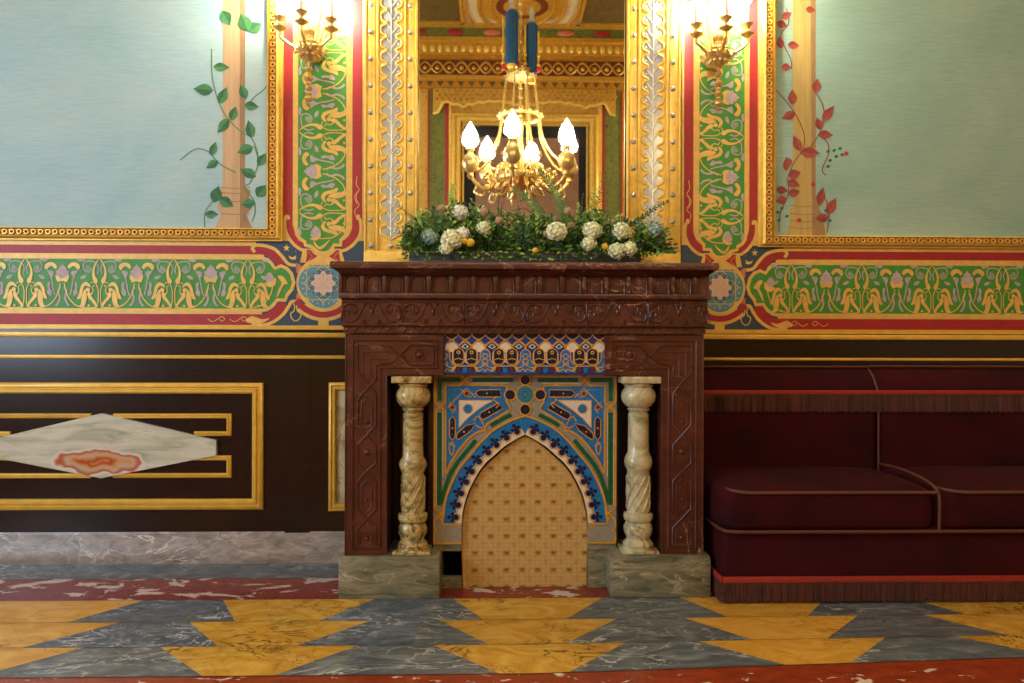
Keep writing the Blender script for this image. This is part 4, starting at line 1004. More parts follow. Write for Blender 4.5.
# tile band above the arch
tb = MB(); Y = -.452; mp = FM(Y); kk = 1/mp.s
tb.box(mp.X(443), mp.X(608), -.36, Y, mp.Z(374.5), mp.Z(332.5), 'tile_dblue')
def tp(mb, pts, m, l, n=0, closed=True): mb.poly([mp(*q) for q in (cr(pts, n, True) if n else pts)], Y-E*l, m)
def ts(mb, pts, w, m, l, n=0, closed=False): mb.stroke([mp(*q) for q in (cr(pts, n, closed) if n else pts)], w*kk, Y-E*l, m, closed)
for o_ in (-73.7, -46.9, -20.1, 20.1, 46.9, 73.7):
    cc_ = 525.5+o_
    tp(tb, [(cc_-6.3, 350), (cc_-6, 346.5), (cc_-3, 343.3), (cc_, 342.2), (cc_+3, 343.3), (cc_+6, 346.5), (cc_+6.3, 350), (cc_+3, 352), (cc_-3, 352)], 'tile_white', 2, 3)
for i in range(-5, 6):
    cc_ = 525.5+i*13.4+(6.7)
    if 449 < cc_ < 602: ts(tb, [(cc_-6.5, 351), (cc_-6, 346.5), (cc_-3, 343.3), (cc_, 342), (cc_+3, 343.3), (cc_+6, 346.5), (cc_+6.5, 351)], 1.0, 'tile_gold', 3, 3)
for o_ in (-60.3, -33.5, -6.7, 6.7, 33.5, 60.3):
    cc_ = 525.5+o_
    tp(tb, [(cc_-4, 346.8), (cc_, 343.6), (cc_+4, 346.8), (cc_, 349)], 'tile_white', 4); tp(tb, [(cc_-2.2, 346.5), (cc_, 344.6), (cc_+2.2, 346.5), (cc_, 348.4)], 'tile_green', 5)
P_ = 40.25
for i in range(-2, 3):
    c = 525.5+i*P_
    lim = lambda x: max(444.2, min(607.2, x))
    # deep sky scales
    for j in range(-1, 3):
        cc_ = c-20.1+j*13.4
        if not 450 < cc_ < 603: continue
        tp(tb, [(cc_, 333.5), (cc_+6, 333.5), (cc_+5, 336), (cc_, 338.5), (cc_-5, 336), (cc_-6, 333.5)], 'tile_navy', 1)
        ts(tb, [(cc_-6.7, 334), (cc_-5, 337), (cc_, 339.8), (cc_+5, 337), (cc_+6.7, 334)], 1.1, 'tile_gold', 3, 3)
        ts(tb, [(cc_, 339.8), (cc_-4, 343), (cc_-6.7, 345.5)], 1.0, 'tile_gold', 3); ts(tb, [(cc_, 339.8), (cc_+4, 343), (cc_+6.7, 345.5)], 1.0, 'tile_gold', 3)
    # pair of dark windows
    for o_ in (-13.6, 13.6):
        cc_ = c+o_
        if not 449 < cc_ < 602: continue
        a = [(cc_-5.3, 361), (cc_-5.3, 352.5), (cc_-3.8, 349.6), (cc_, 348.2), (cc_+3.8, 349.6), (cc_+5.3, 352.5), (cc_+5.3, 361), (cc_+3, 364.3), (cc_-3, 364.3)]
        tp(tb, [(cc_-6.3, 362), (cc_-6.3, 353), (cc_-4.2, 349.4), (cc_, 347.8), (cc_+4.2, 349.4), (cc_+6.3, 353), (cc_+6.3, 362), (cc_+3, 364.8), (cc_-3, 364.8)], 'tile_white', 4)
        tp(tb, a, 'tile_navy', 5); ts(tb, a, .9, 'tile_gold', 6, 0, True)
        tb.disc(mp(cc_, 352.4), 2.1*kk, Y-E*7, 'tile_gold', 10); tb.disc(mp(cc_, 352.4), 1.0*kk, Y-E*8, 'tile_green', 8)
        ts(tb, [(cc_, 354), (cc_, 358)], .8, 'tile_green', 7); ts(tb, [(cc_-4.5, 360), (cc_, 358.5), (cc_+4.5, 360)], .9, 'tile_gold', 7, 3)
    # blue vase
    if abs(i) < 2 or True:
        w2 = 1 if abs(i) < 2 else .0
        hs = (-1, 1) if abs(i) < 2 else ((1,) if i == -2 else (-1,))
        for s_ in hs:
            o_ = lambda a, b2: (c+s_*a, b2)
            tp(tb, [o_(0, 349), o_(3, 350.5), o_(5, 354), o_(5, 359), o_(9, 365), o_(11, 372.5), o_(0, 372.5)], 'tile_blue', 7)
            ts(tb, [o_(0, 349), o_(3, 350.5), o_(5, 354), o_(5, 359), o_(8, 364), o_(13, 366)], 1.0, 'tile_gold', 9, 3)
            ts(tb, [o_(0, 353.5), o_(3, 356), o_(0, 359), o_(-3, 361), o_(4, 367), o_(9, 368), o_(7, 371.5), o_(2, 369), o_(0, 372)], .9, 'tile_gold', 9, 3)
            tp(tb, [o_(6, 371), o_(8, 367), o_(11, 365.5), o_(11, 368), o_(8, 372)], 'tile_gold', 9)
            ts(tb, [o_(1.5, 361.5), o_(3, 363.5), o_(1, 366)], .8, 'tile_gold', 9)
    cc_ = c+20.1
    if cc_ < 600:
        ts(tb, [(cc_-9, 366), (cc_+9, 366)], 1.2, 'tile_gold', 8)
        for o_ in (-6.5, 6.5): tp(tb, [(cc_+o_-1.8, 367.5), (cc_+o_+1.8, 367.5), (cc_+o_+1.8, 372.5), (cc_+o_-1.8, 372.5)], 'tile_maroon', 8)
        tp(tb, [(cc_-2.2, 367.5), (cc_+2.2, 367.5), (cc_+2.2, 372.5), (cc_-2.2, 372.5)], 'tile_blue', 8)
o = tb.build('tile_band', fp, recalc=False)

# tile arch
ta = MB(); Y = -.385; mp = FM(Y); kk = 1/mp.s
CX = 525.3
openL = [(462.2, 543.8), (462.0, 530), (463, 513), (468, 493.7), (477.6, 474.4), (486, 463), (493.8, 456), (504, 447), (516.3, 439.2), (CX, 434.5)]
op = cr(openL, 4)
openF = op + [(2*CX-a, b2) for a, b2 in op[::-1][1:]]
outer = [(433.8, 543.5), (433.8, 375.0), (617, 375.0), (617, 543.5)]
body = [outer[0], outer[1], outer[2], outer[3]] + openF[::-1]
# two concave halves keep the tessellation clean
for s_ in (1, -1):
    hp = [(433.8, 543.5), (433.8, 374.0), (CX, 374.0)]+op[::-1]
    if s_ == -1: hp = [(2*CX-a, b2) for a, b2 in hp]
    ta.prism([mp(*q) for q in hp], -.34, Y, 'tile_grey')
def mir(pts, s_): return pts if s_ == 1 else [(2*CX-a, b2) for a, b2 in pts]
blueL = cr([(442.5, 523), (444.3, 513), (444.9, 504.5), (448, 492.6), (454, 478.7), (461.5, 465.8), (471.2, 454), (483, 440), (494, 430), (506, 423), (516, 418.5), (CX, 415.8)], 4)
for s_ in (1, -1):
    TP = lambda pts, m, l, n=0: ta.poly([mp(*q) for q in mir(cr(pts, n, True) if n else pts, s_)], Y-E*l, m)
    TS = lambda pts, w, m, l, n=0, c=False: ta.stroke([mp(*q) for q in mir(cr(pts, n, c) if n else pts, s_)], w*kk, Y-E*l, m, c)
    TP(blueL+op[::-1][:-4]+[(462, 523)], 'tile_blue', 1)
    TP([(434.5, 524), (462, 524), (462, 543), (434.5, 543)], 'tile_grey', 2)
    # ivory band along the opening
    op2 = cr([(462.4, 523)]+openL[2:], 5)
    q = op2; od = offset(q, -3.2) if True else q
    ofs = lambda d: offset(q, d)
    # direction: offset sign outward (towards lower x)
    test = ofs(1.0)[0][0]; sg = 1 if test < q[0][0] else -1
    ta.stroke([mp(*a) for a in mir([(min(a[0], CX), a[1]) for a in ofs(sg*3.4)], s_)], 6.6*kk, Y-E*2, 'tile_white')
    # scallops with ball and trefoil
    ln_ = [0]
    for a, b2 in zip(q, q[1:]): ln_.append(ln_[-1]+math.dist(a, b2))
    tot = ln_[-1]; n = 10
    nsn = normals2(q, False)
    def at(sv):
        for i2 in range(len(q)-1):
            if ln_[i2+1] >= sv:
                t_ = (sv-ln_[i2])/(ln_[i2+1]-ln_[i2]+1e-9)
                p_ = (q[i2][0]+(q[i2+1][0]-q[i2][0])*t_, q[i2][1]+(q[i2+1][1]-q[i2][1])*t_)
                nn2 = nsn[i2]; return p_, (nn2[0]*sg, nn2[1]*sg), (-nn2[1]*sg, nn2[0]*sg)
        return q[-1], (nsn[-1][0]*sg, nsn[-1][1]*sg), (0, 0)
    pitch = tot/ n
    for i2 in range(n):
        p_, nn2, tg = at(pitch*(i2+.5))
        o_ = lambda d, e=0: (p_[0]+nn2[0]*d+tg[0]*e, p_[1]+nn2[1]*d+tg[1]*e)
        def D(c_, r, m, l):
            c_ = mir([c_], s_)[0]
            ta.disc(mp(*c_), r*kk, Y-E*l, m, 14)
        D(o_(5.8), 4.4, 'tile_gold', 4); D(o_(6.4), 3.4, 'tile_blue', 5); D(o_(6.1), 2.7, 'tile_navy', 7)
        TS([o_(6), o_(11.5, .8)], 1.2, 'tile_navy', 6); TS([o_(9.5, -3.2), o_(9.5, 3.2)], 1.6, 'tile_navy', 6)
        for dd, ee, rr in ((9.6, -3.4, 1.7), (9.6, 3.4, 1.7), (13.0, 0, 1.9)): D(o_(dd, ee), rr, 'tile_navy', 7)
        p3, n3, _ = at(min(tot, pitch*(i2+1)))
        TS([o_(5.6, 4.0), (p3[0]+n3[0]*5.4, p3[1]+n3[1]*5.4)], 1.6, 'tile_gold', 4); TS([o_(5.6, -4.0), o_(5.4, -5.8)], 1.6, 'tile_gold', 4)
    TS(blueL, 1.9, 'tile_gold', 8)
    # green bars in the grey band
    ob = offset(blueL, 0); dd = offset(blueL, (5.0 if offset(blueL, 1)[0][0] < blueL[0][0] else -5.0))
    g1 = [a for a in dd if 452 < a[0] < 482 and a[1] < 478]; TS([(442.5, 503), (443.5, 492)]+g1 and [(441.5, 503), (444, 492), (448, 481)]+[a for a in dd if 449.5 < a[0] < 477], 4.2, 'tile_green', 3)
    g2 = [a for a in dd if 489 < a[0] < 512]; TS(g2, 4.0, 'tile_green', 3)
    TS([(439.8, 505), (439.8, 412.5)], 4.6, 'tile_green', 3)
    TS([(439.8, 401), (439.8, 380), (460.5, 380)], 4.4, 'tile_green', 3) if False else (TS([(439.8, 401), (439.8, 378)], 4.4, 'tile_green', 3), TS([(438, 380), (460.5, 380)], 4.2, 'tile_green', 3))
    TS([(472.5, 380), (513, 380)], 4.0, 'tile_green', 3)
    # light edging of bars
    for pts in ([(436.6, 506), (436.6, 411)], [(443.1, 476), (443.1, 411)], [(470, 376.8), (513, 376.8)], [(470, 383.2), (509, 383.2)]): TS(pts, .7, 'tile_white', 3)
    # gold outer border and interlace
    TS([(434.9, 543), (434.9, 533), (437.5, 530), (434.9, 527), (434.9, 520), (445, 508+2), ], 1.8, 'tile_gold', 8)
    TS([(434.9, 411), (434.9, 507), (444, 516)], 1.8, 'tile_gold', 8)
    TS([(434.9, 402), (434.9, 375.6), (462, 375.6), (470, 385), (506.2, 385.4), (507.5, 388), (505.5, 394.5), (507, 402), (511, 409), (505, 413), (487, 423.9), (484, 431)], 1.8, 'tile_gold', 8)
    TS([(434.9, 402), (445.8, 411), (445.8, 470), (446.5, 473)], 1.8, 'tile_gold', 8)
    TS([(434.9, 411), (445.8, 402), (445.8, 385.4), (460, 385.4), (470, 375.6), (CX, 375.6)], 1.8, 'tile_gold', 8)
    TS([(446.5, 473), (452, 461), (460, 449), (469, 438.5), (479, 431.5), (487, 430.5)], 1.8, 'tile_gold', 8, 3)
    TS([(434.9, 542.8), (462, 542.8)], 1.8, 'tile_gold', 8); TS([(441, 517), (444, 524), (462, 524)], 1.8, 'tile_gold', 8)
    # blue spandrel
    TP([(446.5, 386), (505.5, 386), (505, 394.5), (506, 402), (510, 408.5), (487, 422.5), (484.5, 428.5), (479, 430), (468.5, 437), (459, 448), (451, 460), (446.5, 470)], 'tile_blue', 2)
    TS([(449.5, 402), (449.5, 389.5), (462, 389.5)], 1.2, 'tile_teal', 3)
    TS([(448, 407), (466.8, 388), (476, 397.5)], 1.0, 'tile_gold', 4); TS([(452.7, 392), (452.7, 392)], 1, 'tile_gold', 4)
    for (a, b2) in ((466.8, 393.6), (452.7, 407.3)):
        TP([(a-3.6, b2), (a, b2-3.6), (a+3.6, b2), (a, b2+3.6)], 'tile_gold', 5); TP([(a-2.6, b2), (a, b2-2.6), (a+2.6, b2), (a, b2+2.6)], 'tile_maroon', 6)
    TS([(462, 389.5), (470, 397.6), (474, 393.5)], .9, 'tile_gold', 4); TS([(449.5, 402.5), (456, 409.5), (452.7, 413)], .9, 'tile_gold', 4)
    TP([(459.2, 400.3), (494.5, 400.3), (485, 405), (477, 410.5), (468, 418), (459.2, 428)], 'tile_white', 5)
    TS([(459.2, 400.3), (494.5, 400.3), (485, 405), (477, 410.5), (468, 418), (459.2, 428)], .9, 'tile_gold', 6, 0, True)
    c_ = mir([(468.1, 408.7)], s_)[0]; ta.disc(mp(*c_), 5.2*kk, Y-E*7, 'tile_gold', 20); ta.disc(mp(*c_), 4.2*kk, Y-E*8, 'tile_blue', 20)
    for bar in ([(475.5, 393.2), (479, 390), (500.5, 389.6), (501, 397), (479, 396.8)], [(452.7, 416.4), (455.6, 420), (455.6, 436), (452.7, 440), (449.8, 436), (449.8, 420)],
                [(480, 417), (480.5, 413), (499, 402.5), (503, 408.5), (484, 419.5)], [(457.6, 433), (466, 425.5), (475.5, 423.5), (471, 431), (459, 439.5), (456.6, 438)]):
        TP(bar, 'tile_navy', 5); TS(bar, .9, 'tile_gold', 6, 0, True)
        cx2 = sum(a for a, _ in bar)/len(bar); cz2 = sum(b2 for _, b2 in bar)/len(bar)
        for (u_, v_) in ((-4, 1), (4, -1), (0, 0)):
            c_ = mir([(cx2+(u_ if bar[0][0] != 452.7 else 0), cz2+(v_ if bar[0][0] != 452.7 else u_*1.6))], s_)[0]; ta.disc(mp(*c_), 1.0*kk, Y-E*7, 'tile_green' if u_ else 'tile_gold', 7)
    TS([(497, 396), (494, 400), (499, 404), (496, 408)], 1.1, 'tile_gold', 7, 3)
    TS([(474, 421), (478, 416), (482, 421), (484, 425)], 1.1, 'tile_gold', 7, 3); TS([(476, 425), (481, 428), (485, 426)], 1.0, 'tile_gold', 7, 3)
    TS([(452.7, 441), (449.6, 447), (452, 455), (454.5, 448), (452.7, 441)], 1.0, 'tile_gold', 7, 3); TS([(449, 443), (456, 446)], .9, 'tile_gold', 7)
    # grey roundel group (right half made by the mirror pass)
    for (a, b2, r, m_) in ((CX, 394.5, 8.6, 'tile_teal'), (CX, 379.8, 4.6, 'tile_navy'), (CX, 409.4, 4.8, 'tile_navy'), (510.2, 394.7, 4.8, 'tile_navy')):
        if a == CX and s_ == -1: continue
        c_ = mir([(a, b2)], s_)[0]; ta.disc(mp(*c_), (r+1.3)*kk, Y-E*9, 'tile_gold', 24); ta.disc(mp(*c_), r*kk, Y-E*10, m_, 24)
c_ = (CX, 394.5)
for i2 in range(12):
    a = i2*2*PI/12; ta.disc(mp(c_[0]+6*math.cos(a), c_[1]+6*math.sin(a)), 1.0*kk, Y-E*11, 'tile_maroon', 6); ta.disc(mp(c_[0]+3*math.cos(a), c_[1]+3*math.sin(a)), .7*kk, Y-E*11, 'tile_dblue', 6)
ta.build('tile_arch', fp, recalc=False)
# hearth: side stones under the tiles, firebox
for s_ in (1, -1):
    p = MB(); mp = FM(-.375)
    X = lambda px: mp.X(525.3+s_*(px-525.3))
    p.box(X(434), X(462.3), -.34, -.378, mp.Z(550.5), mp.Z(543.5), 'green_marble')
    if s_ == 1:
        p.box(X(434), X(441), -.20, -.378, 0, mp.Z(550), 'green_marble'); p.box(X(440), X(462.3), -.345, -.378, 0.0, mp.Z(577), 'green_marble')
        p.box(X(440), X(463), -.20, -.21, 0, mp.Z(550), 'dark')
    else: p.box(X(434), X(462.3), -.34, -.378, 0, mp.Z(550), 'green_marble')
    p.build('hearth_stone', fp)
p = MB(); mp = FM(-.34)
X = mp.X
p.box(X(440), X(612), -.03, -.05, 0, mp.Z(430), 'dark'); p.box(X(434), X(440), -.03, -.345, 0, mp.Z(372), 'dark'); p.box(X(612), X(617), -.03, -.345, 0, mp.Z(372), 'dark')
p.box(X(440), X(612), -.03, -.345, mp.Z(430), mp.Z(372), 'dark')
p.build('firebox', fp)
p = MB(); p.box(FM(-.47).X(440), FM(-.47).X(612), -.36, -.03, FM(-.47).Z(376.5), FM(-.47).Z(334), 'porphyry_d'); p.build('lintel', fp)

# arched fireboard
mp = FM(-.388); 
bl = [(463.2, 585.3), (462.6, 560), (461.9, 540), (462.6, 524), (464.2, 511), (469, 494), (478.4, 475), (487, 464), (494.8, 457), (505, 448), (516.3, 440.2), (524.6, 436.2)]
mp = Map(-.365, 524, 500)
z0 = 0.001; zlow = mp.Z(585.3)
arc = cr(bl, 4); full = arc+[(2*524.8-a, b2) for a, b2 in arc[::-1][1:]]
W = [(mp.X(a), max(0.002, mp.Z(b2)-zlow+0.002) if False else mp.Z(b2)) for a, b2 in full]
zmin = min(z for _, z in W); W = [(x, 0.001+(z-zmin)*((max(zz for _, zz in W)-0.001)/(max(zz for _, zz in W)-zmin))) for x, z in W]
t = thing('fireboard', (mp.X(524.8), -.36, 0), 'pointed arch fireboard covered in gold damask cloth, standing in the fireplace opening', 'fire screen')
p = MB(); p.prism(W, -.350, -.366, 'damask'); p.build('board', t)
p = MB(); p.ridge([(x, z) for x, z in offset(W, 0)], .004, .002, -.366, 'gold_deep'); p.build('edge_cord', t)

# ------------------------------------------------------------------ sofa
sx0 = FM(-.50).X(711.5)+.012; SX1 = 3.2; bx0 = f47.X(705.2)
seam = U(877.5, 430, -.15)[0]
t = thing('velvet_sofa', (1.9, -.35, 0), 'long crimson velvet sofa with fringed trim, right of the fireplace', 'sofa')
def cushion(x0, x1, y0, y1, z0, z1, r, mb, m='velvet', crown=0.0, nx=16, rl=None):
    """soft box: rounded section in YZ swept along X with rounded ends"""
    rl = r if rl is None else rl
    K = 40; N = 14; vs = []
    xs = [x0+rl*(1-math.cos(PI/2*i/6)) for i in range(7)]+[x0+rl+(x1-x0-2*rl)*i/nx for i in range(1, nx)]+[x1-rl*(1-math.cos(PI/2*i/6)) for i in range(6, -1, -1)]
    for x in xs:
        d = min(x-x0, x1-x); e = rl-math.sqrt(max(0, rl*rl-(rl-min(d, rl))**2))
        cr_ = crown*min(1, (d/.25))**.5
        hw, hh = (y1-y0)/2-e*.9, (z1-z0)/2-e*.5; cy, cz = (y0+y1)/2, (z0+z1)/2
        for k in range(K):
            a = 2*PI*k/K; ca, sa = math.cos(a), math.sin(a); pw = .28
            yy = math.copysign(abs(ca)**pw, ca)*hw; zz = math.copysign(abs(sa)**pw, sa)*hh
            if zz > 0: zz += cr_*(1-(yy/hw)**2)
            vs.append((x, cy+yy, cz+zz))
    n = len(xs)
    mb.add(vs, [[K*i+k, K*i+(k+1) % K, K*(i+1)+(k+1) % K, K*(i+1)+k] for i in range(n-1) for k in range(K)]+[list(range(K)), list(range(K*(n-1), K*n))], m)
YF = -.59; ms = Map(YF, 850, 540)
zt, zp, zb_ = ms.Z(490), ms.Z(531), ms.Z(578)
p = MB(); p.box(sx0+.012, SX1-.01, -.06, YF+.012, .04, zp+.01, 'velvet', .02, 3); p.build('base', t)
for (a, b2) in ((sx0, seam-.002), (seam+.002, SX1)):
    p = MB(); cushion(a, b2, YF-.012, -.10, zp-.004, zt+.006, .055, p, crown=.03, rl=.06); p.build('seat_cushion', t, angle=60)
# back
mbk = Map(-.15, 860, 430)
zf = mbk.Z(391); zbk = mbk.Z(468)
for (a, b2) in ((bx0, seam-.0015), (seam+.0015, SX1)):
    p = MB(); cushion(a, b2, -.155, -.04, zbk-.06, zf+.01, .03, p); p.build('back_cushion', t, angle=60)
for (a, b2) in ((bx0, seam-.01), (seam-.007, SX1)):
    p = MB(); xs = [a, b2]; zt1 = Map(-.06, 860, 400).Z(367.5); zt0 = zf
    prof = [(-.150, zt0-.004), (-.146, zt0+.02), (-.125, (zt0+zt1)/2+.008), (-.095, zt1-.012), (-.075, zt1), (-.05, zt1-.006), (-.035, zt1-.03), (-.035, zt0)]
    n = len(prof); p.add([(a, y_, z_) for y_, z_ in prof]+[(b2, y_, z_) for y_, z_ in prof], [[i, (i+1) % n, n+(i+1) % n, n+i] for i in range(n)]+[list(range(n)), list(range(n, 2*n))], 'velvet'); p.build('head_roll', t, angle=60)
# cords / piping
def piping(pts, r=.005): 
    p = MB(); pts = cr(pts, 5) if len(pts) > 2 else pts
    # twisted look
    q = []; 
    p.tube(pts, r, 'cord', 7); return p.build('piping', t, angle=80)
zt1 = Map(-.06, 860, 400).Z(367)
piping([(bx0, -.085, zt1+.002), (seam-.01, -.085, zt1+.002)]); piping([(seam-.006, -.085, zt1+.004), (SX1, -.085, zt1+.004)])
piping([(seam-.008, -.07, zt1), (seam-.006, -.12, (zf+zt1)/2+.012), (seam-.002, -.152, zf+.005)])
piping([(seam, -.158, zf-.09), (seam, -.158, zbk-.02)])
for (a, b2) in ((sx0, seam), (seam, SX1)):
    piping([(a+.025, -.30, zt-.005), (a+.03, YF+.05, zt-.003), (a+.07, YF-.004, zt-.006), (a+.11, YF-.014, zt-.008), (a+.16, YF-.014, zt-.008), (a+.24, YF-.014, zt-.008), (b2-.24, YF-.014, zt-.008), (b2-.16, YF-.014, zt-.008), (b2-.008, YF-.014, zt-.008)], .007)
piping([(sx0+.002, -.25, zp), (sx0+.01, YF+.04, zp), (sx0+.05, YF-.006, zp), (sx0+.1, YF-.012, zp), (sx0+.16, YF-.012, zp), (sx0+.24, YF-.012, zp), (SX1-.24, YF-.012, zp), (SX1, YF-.012, zp)], .007)
piping([(seam, -.16, zt+.028), (seam, -.3, zt+.036), (seam, -.45, zt+.030), (seam, YF+.03, zt+.012), (seam, YF-.012, zt-.02), (seam, YF-.016, (zt+zp)/2), (seam, YF-.014, zp)], .006)
# fringes
def fringe(x0, x1, y, z1, band, ln, name, end=None):
    p = MB(); p.box(x0, x1, y+.004, y-.005, z1-band, z1, 'braid', .0015)
    if end: p.box(x0-.001, x0-.009, end, y-.004, z1-band, z1, 'braid', .0015)
    o = p.build('braid', t)
    p = MB(); x = x0
    p.box(x0, x1, y+.004, y-.003, z1-band-.014, z1-band+.001, 'fringe')
    rnd = random.Random(3)
    def strand(xa, ya, dx, dy):
        zz = z1-band; L2 = ln*(.93+.1*rnd.random()); w_ = .0018+rnd.random()*.0012; j = (rnd.random()-.5)*.006; jy = -rnd.random()*.004
        a = [(xa-w_*dx, ya-w_*dy, zz), (xa+w_*dx, ya+w_*dy, zz), (xa-dy*.002, ya-.002*dx, zz)]
        c = [(xa+j*dx*.5+(q0-xa), ya+jy+(q1-ya)+j*dy, zz-L2) for q0, q1, _ in a]
        p.add(a+c, [(0, 1, 4, 3), (1, 2, 5, 4), (2, 0, 3, 5), (3, 4, 5)], 'fringe')
    while x < x1: strand(x, y-.001, 1, 0); x += .0038
    if end:
        yy = y
        while yy < end: strand(x0-.005, yy, 0, 1); yy += .004
    p.build('fringe', t, angle=80, recalc=False)
fringe(bx0, 2.55, -.160, zf+.004, .018, .078, 'back')
fringe(sx0+.010, 2.45, YF+.010, zb_+.004, .022, zb_-.022-.004, 'low', end=-.20)
t2 = None

# ------------------------------------------------------------------ planter and flowers on the mantel
mf = Map(-.33, 524, 240)
tr = MB(); x0, x1 = mf.X(409), mf.X(641)
ZT_ = mf.Z(252.5)
tr.box(x0, x1, -.20, -.33, ZS+.0005, ZT_, 'trough', .003)
tag(tr.build('flower_trough'), 'long low grey trough on the mantel under the greenery', 'planter')
rnd = random.Random(11)
env = [(398, 238), (410, 222), (424, 210), (440, 203), (458, 196), (475, 200), (495, 208), (515, 206), (535, 210), (550, 214), (565, 216), (580, 210), (600, 206), (618, 214), (635, 218), (650, 218), (665, 230), (676, 246)]
def envh(px):
    for (a, ha), (b2, hb) in zip(env, env[1:]):
        if a <= px <= b2: return ha+(hb-ha)*(px-a)/(b2-a)
    return 250
fo = MB()
for i in range(680):
    px = 402+rnd.random()*270; Y = -.20-rnd.random()*.17; m_ = Map(Y, 524, 240)
    base = Vector((m_.X(px), Y, ZT_-.005+rnd.random()*.02))
    if px < 412 or px > 640: base = Vector((m_.X(max(412, min(638, px))), Y, ZT_))
    top = envh(px)+4+rnd.random()**1.3*(250-envh(px))*.9
    tip = Vector((m_.X(px+rnd.uniform(-7, 7)), Y-rnd.uniform(-.03, .035), max(m_.Z(top), ZS+.02)))
    mat_ = rnd.choice(['leaf_a', 'leaf_b', 'leaf_b', 'leaf_a', 'leaf_c' if rnd.random() < .6 else 'leaf_b'])
    mid = (base+tip)/2+Vector((rnd.uniform(-.01, .01), rnd.uniform(-.015, .0), .008))
    d = tip-mid
    fo.tube([base, mid, tip], [.0016, .0012, .0006], 'leaf_a', 3)
    n = 7+int(rnd.random()*5)
    for j in range(n):
        u_ = .25+.75*(j+1)/n; pp = mid.lerp(tip, (u_-.4)/.6) if u_ > .4 else base.lerp(mid, u_/.4)
        a = rnd.random()*2*PI; dr_ = d.normalized()*.6+Vector((math.cos(a), math.sin(a), .2*rnd.uniform(-1, 1)))
        l = rnd.uniform(.016, .030)
        fo.leaf(pp, dr_, (rnd.uniform(-1, 1), -1, rnd.uniform(-.3, 1)), l, l*rnd.uniform(.38, .55), mat_)
# low leaves hanging over the rim
for i in range(260):
    px = 405+rnd.random()*245; Y = -.335-rnd.random()*.03; m_ = Map(Y, 524, 240)
    pp = Vector((m_.X(px), Y, ZT_+rnd.uniform(-.03, .02))); a = rnd.uniform(-PI, 0)
    l = rnd.uniform(.014, .026); fo.leaf(pp, (math.cos(a), -.4, math.sin(a)*.5), (0, -1, .5), l, l*.45, rnd.choice(['leaf_a', 'leaf_b', 'leaf_a', 'leaf_c']))
tag(fo.build('leafy_greenery', recalc=False, angle=80), 'mass of small leaved green foliage filling the trough on the mantel', 'foliage', kind='stuff')

def hydrangea(px, py, r, Y, mat_, label, name='hydrangea', group='cream flower heads in the mantel greenery'):
    m_ = Map(Y, 524, 240); Y -= .03; m_ = Map(Y, 524, 240); c = Vector((m_.X(px), Y, m_.Z(py))); R = r/m_.s
    p = MB(); n = int(46*(r/9)**1.4)
    for i in range(n):
        z = 1-2*(i+.5)/n; a = i*2.39996; q = Vector((math.sqrt(1-z*z)*math.cos(a), math.sqrt(1-z*z)*math.sin(a)*.8, z*.85))
        qq = c+q*R*rnd.uniform(.82, 1.02); t1 = q.orthogonal().normalized(); t2_ = q.cross(t1)
        a0 = rnd.random()*PI
        for k in range(4):
            a = a0+k*PI/2; d = t1*math.cos(a)+t2_*math.sin(a)+q*rnd.uniform(.1, .7)
            p.leaf(qq, d, q, R*rnd.uniform(.3, .42), R*.3, mat_)
    p.ball(c, R*.78, mat_, 10, 7)
    p.tube([c, (c.x+.005, -.27, ZT_)], .003, 'leaf_b', 5)
    o = p.build(name, recalc=False, angle=80, origin=(c.x, -.27, ZT_)); tag(o, label, 'flower', group)
hydrangea(452, 240, 10.5, -.375, 'petal', 'large cream green flower head at the left front, beside two yellow pompoms')
hydrangea(446, 249, 6.5, -.385, 'petal', 'small cream blossom drooping over the trough under the large left flower')
hydrangea(462, 235, 8, -.36, 'petal_w', 'pale flower head behind the two yellow pompoms on the left')
hydrangea(430, 237, 8, -.36, 'leaf_silver', 'silvery frilled flower nearest the left end of the trough', 'silver_flower')
hydrangea(459, 213, 8.5, -.30, 'petal_w', 'white umbel high in the left greenery', 'white_umbel')
hydrangea(484, 228, 7.5, -.34, 'petal', 'flat cream blossom below the tan pod, left of centre')
hydrangea(557, 231, 10, -.37, 'petal', 'round cream flower head right of centre beside a tan pod')
hydrangea(592, 230, 9.5, -.36, 'petal', 'cream green flower head in the middle of the right half')
hydrangea(589, 243, 7.5, -.38, 'petal', 'greenish flower cluster low at the front, left of the lone orange yellow pompom')
hydrangea(621, 230, 9, -.35, 'petal', 'cream flower head high in the right greenery under a tan pod')
hydrangea(617, 250, 8.5, -.385, 'petal', 'pale cream flower head resting on the trough rim at the right')
hydrangea(629, 248, 7.5, -.385, 'petal', 'cream blossom at the far right of the trough rim')
hydrangea(655, 229, 9, -.33, 'leaf_silver', 'silvery blue frilled flower at the right end against the gilt frame', 'silver_flower')
for (px, py, r, lb) in ((470.5, 243, 4.2, 'bright yellow pompom flower on the large left flower, the right one of a pair'), (464.5, 241.5, 3.3, 'yellow pompom flower on the large left flower, the left one of a pair'), (535.3, 250.5, 3.0, 'small yellow pompom flower low at the centre above the trough'), (605, 246, 3.4, 'orange yellow pompom flower right of centre between pale blossoms')):
    m_ = Map(-.41, 524, 240); p = MB(); c = (m_.X(px), -.41, m_.Z(py)); p.ball(c, r/m_.s, 'yellow', 14, 10); p.tube([c, (c[0], -.36, c[2]-.01), (c[0], -.3, ZT_)], .0018, 'leaf_b', 5)
    tag(p.build('pompom_flower', angle=60), lb, 'flower', 'yellow pompom flowers')
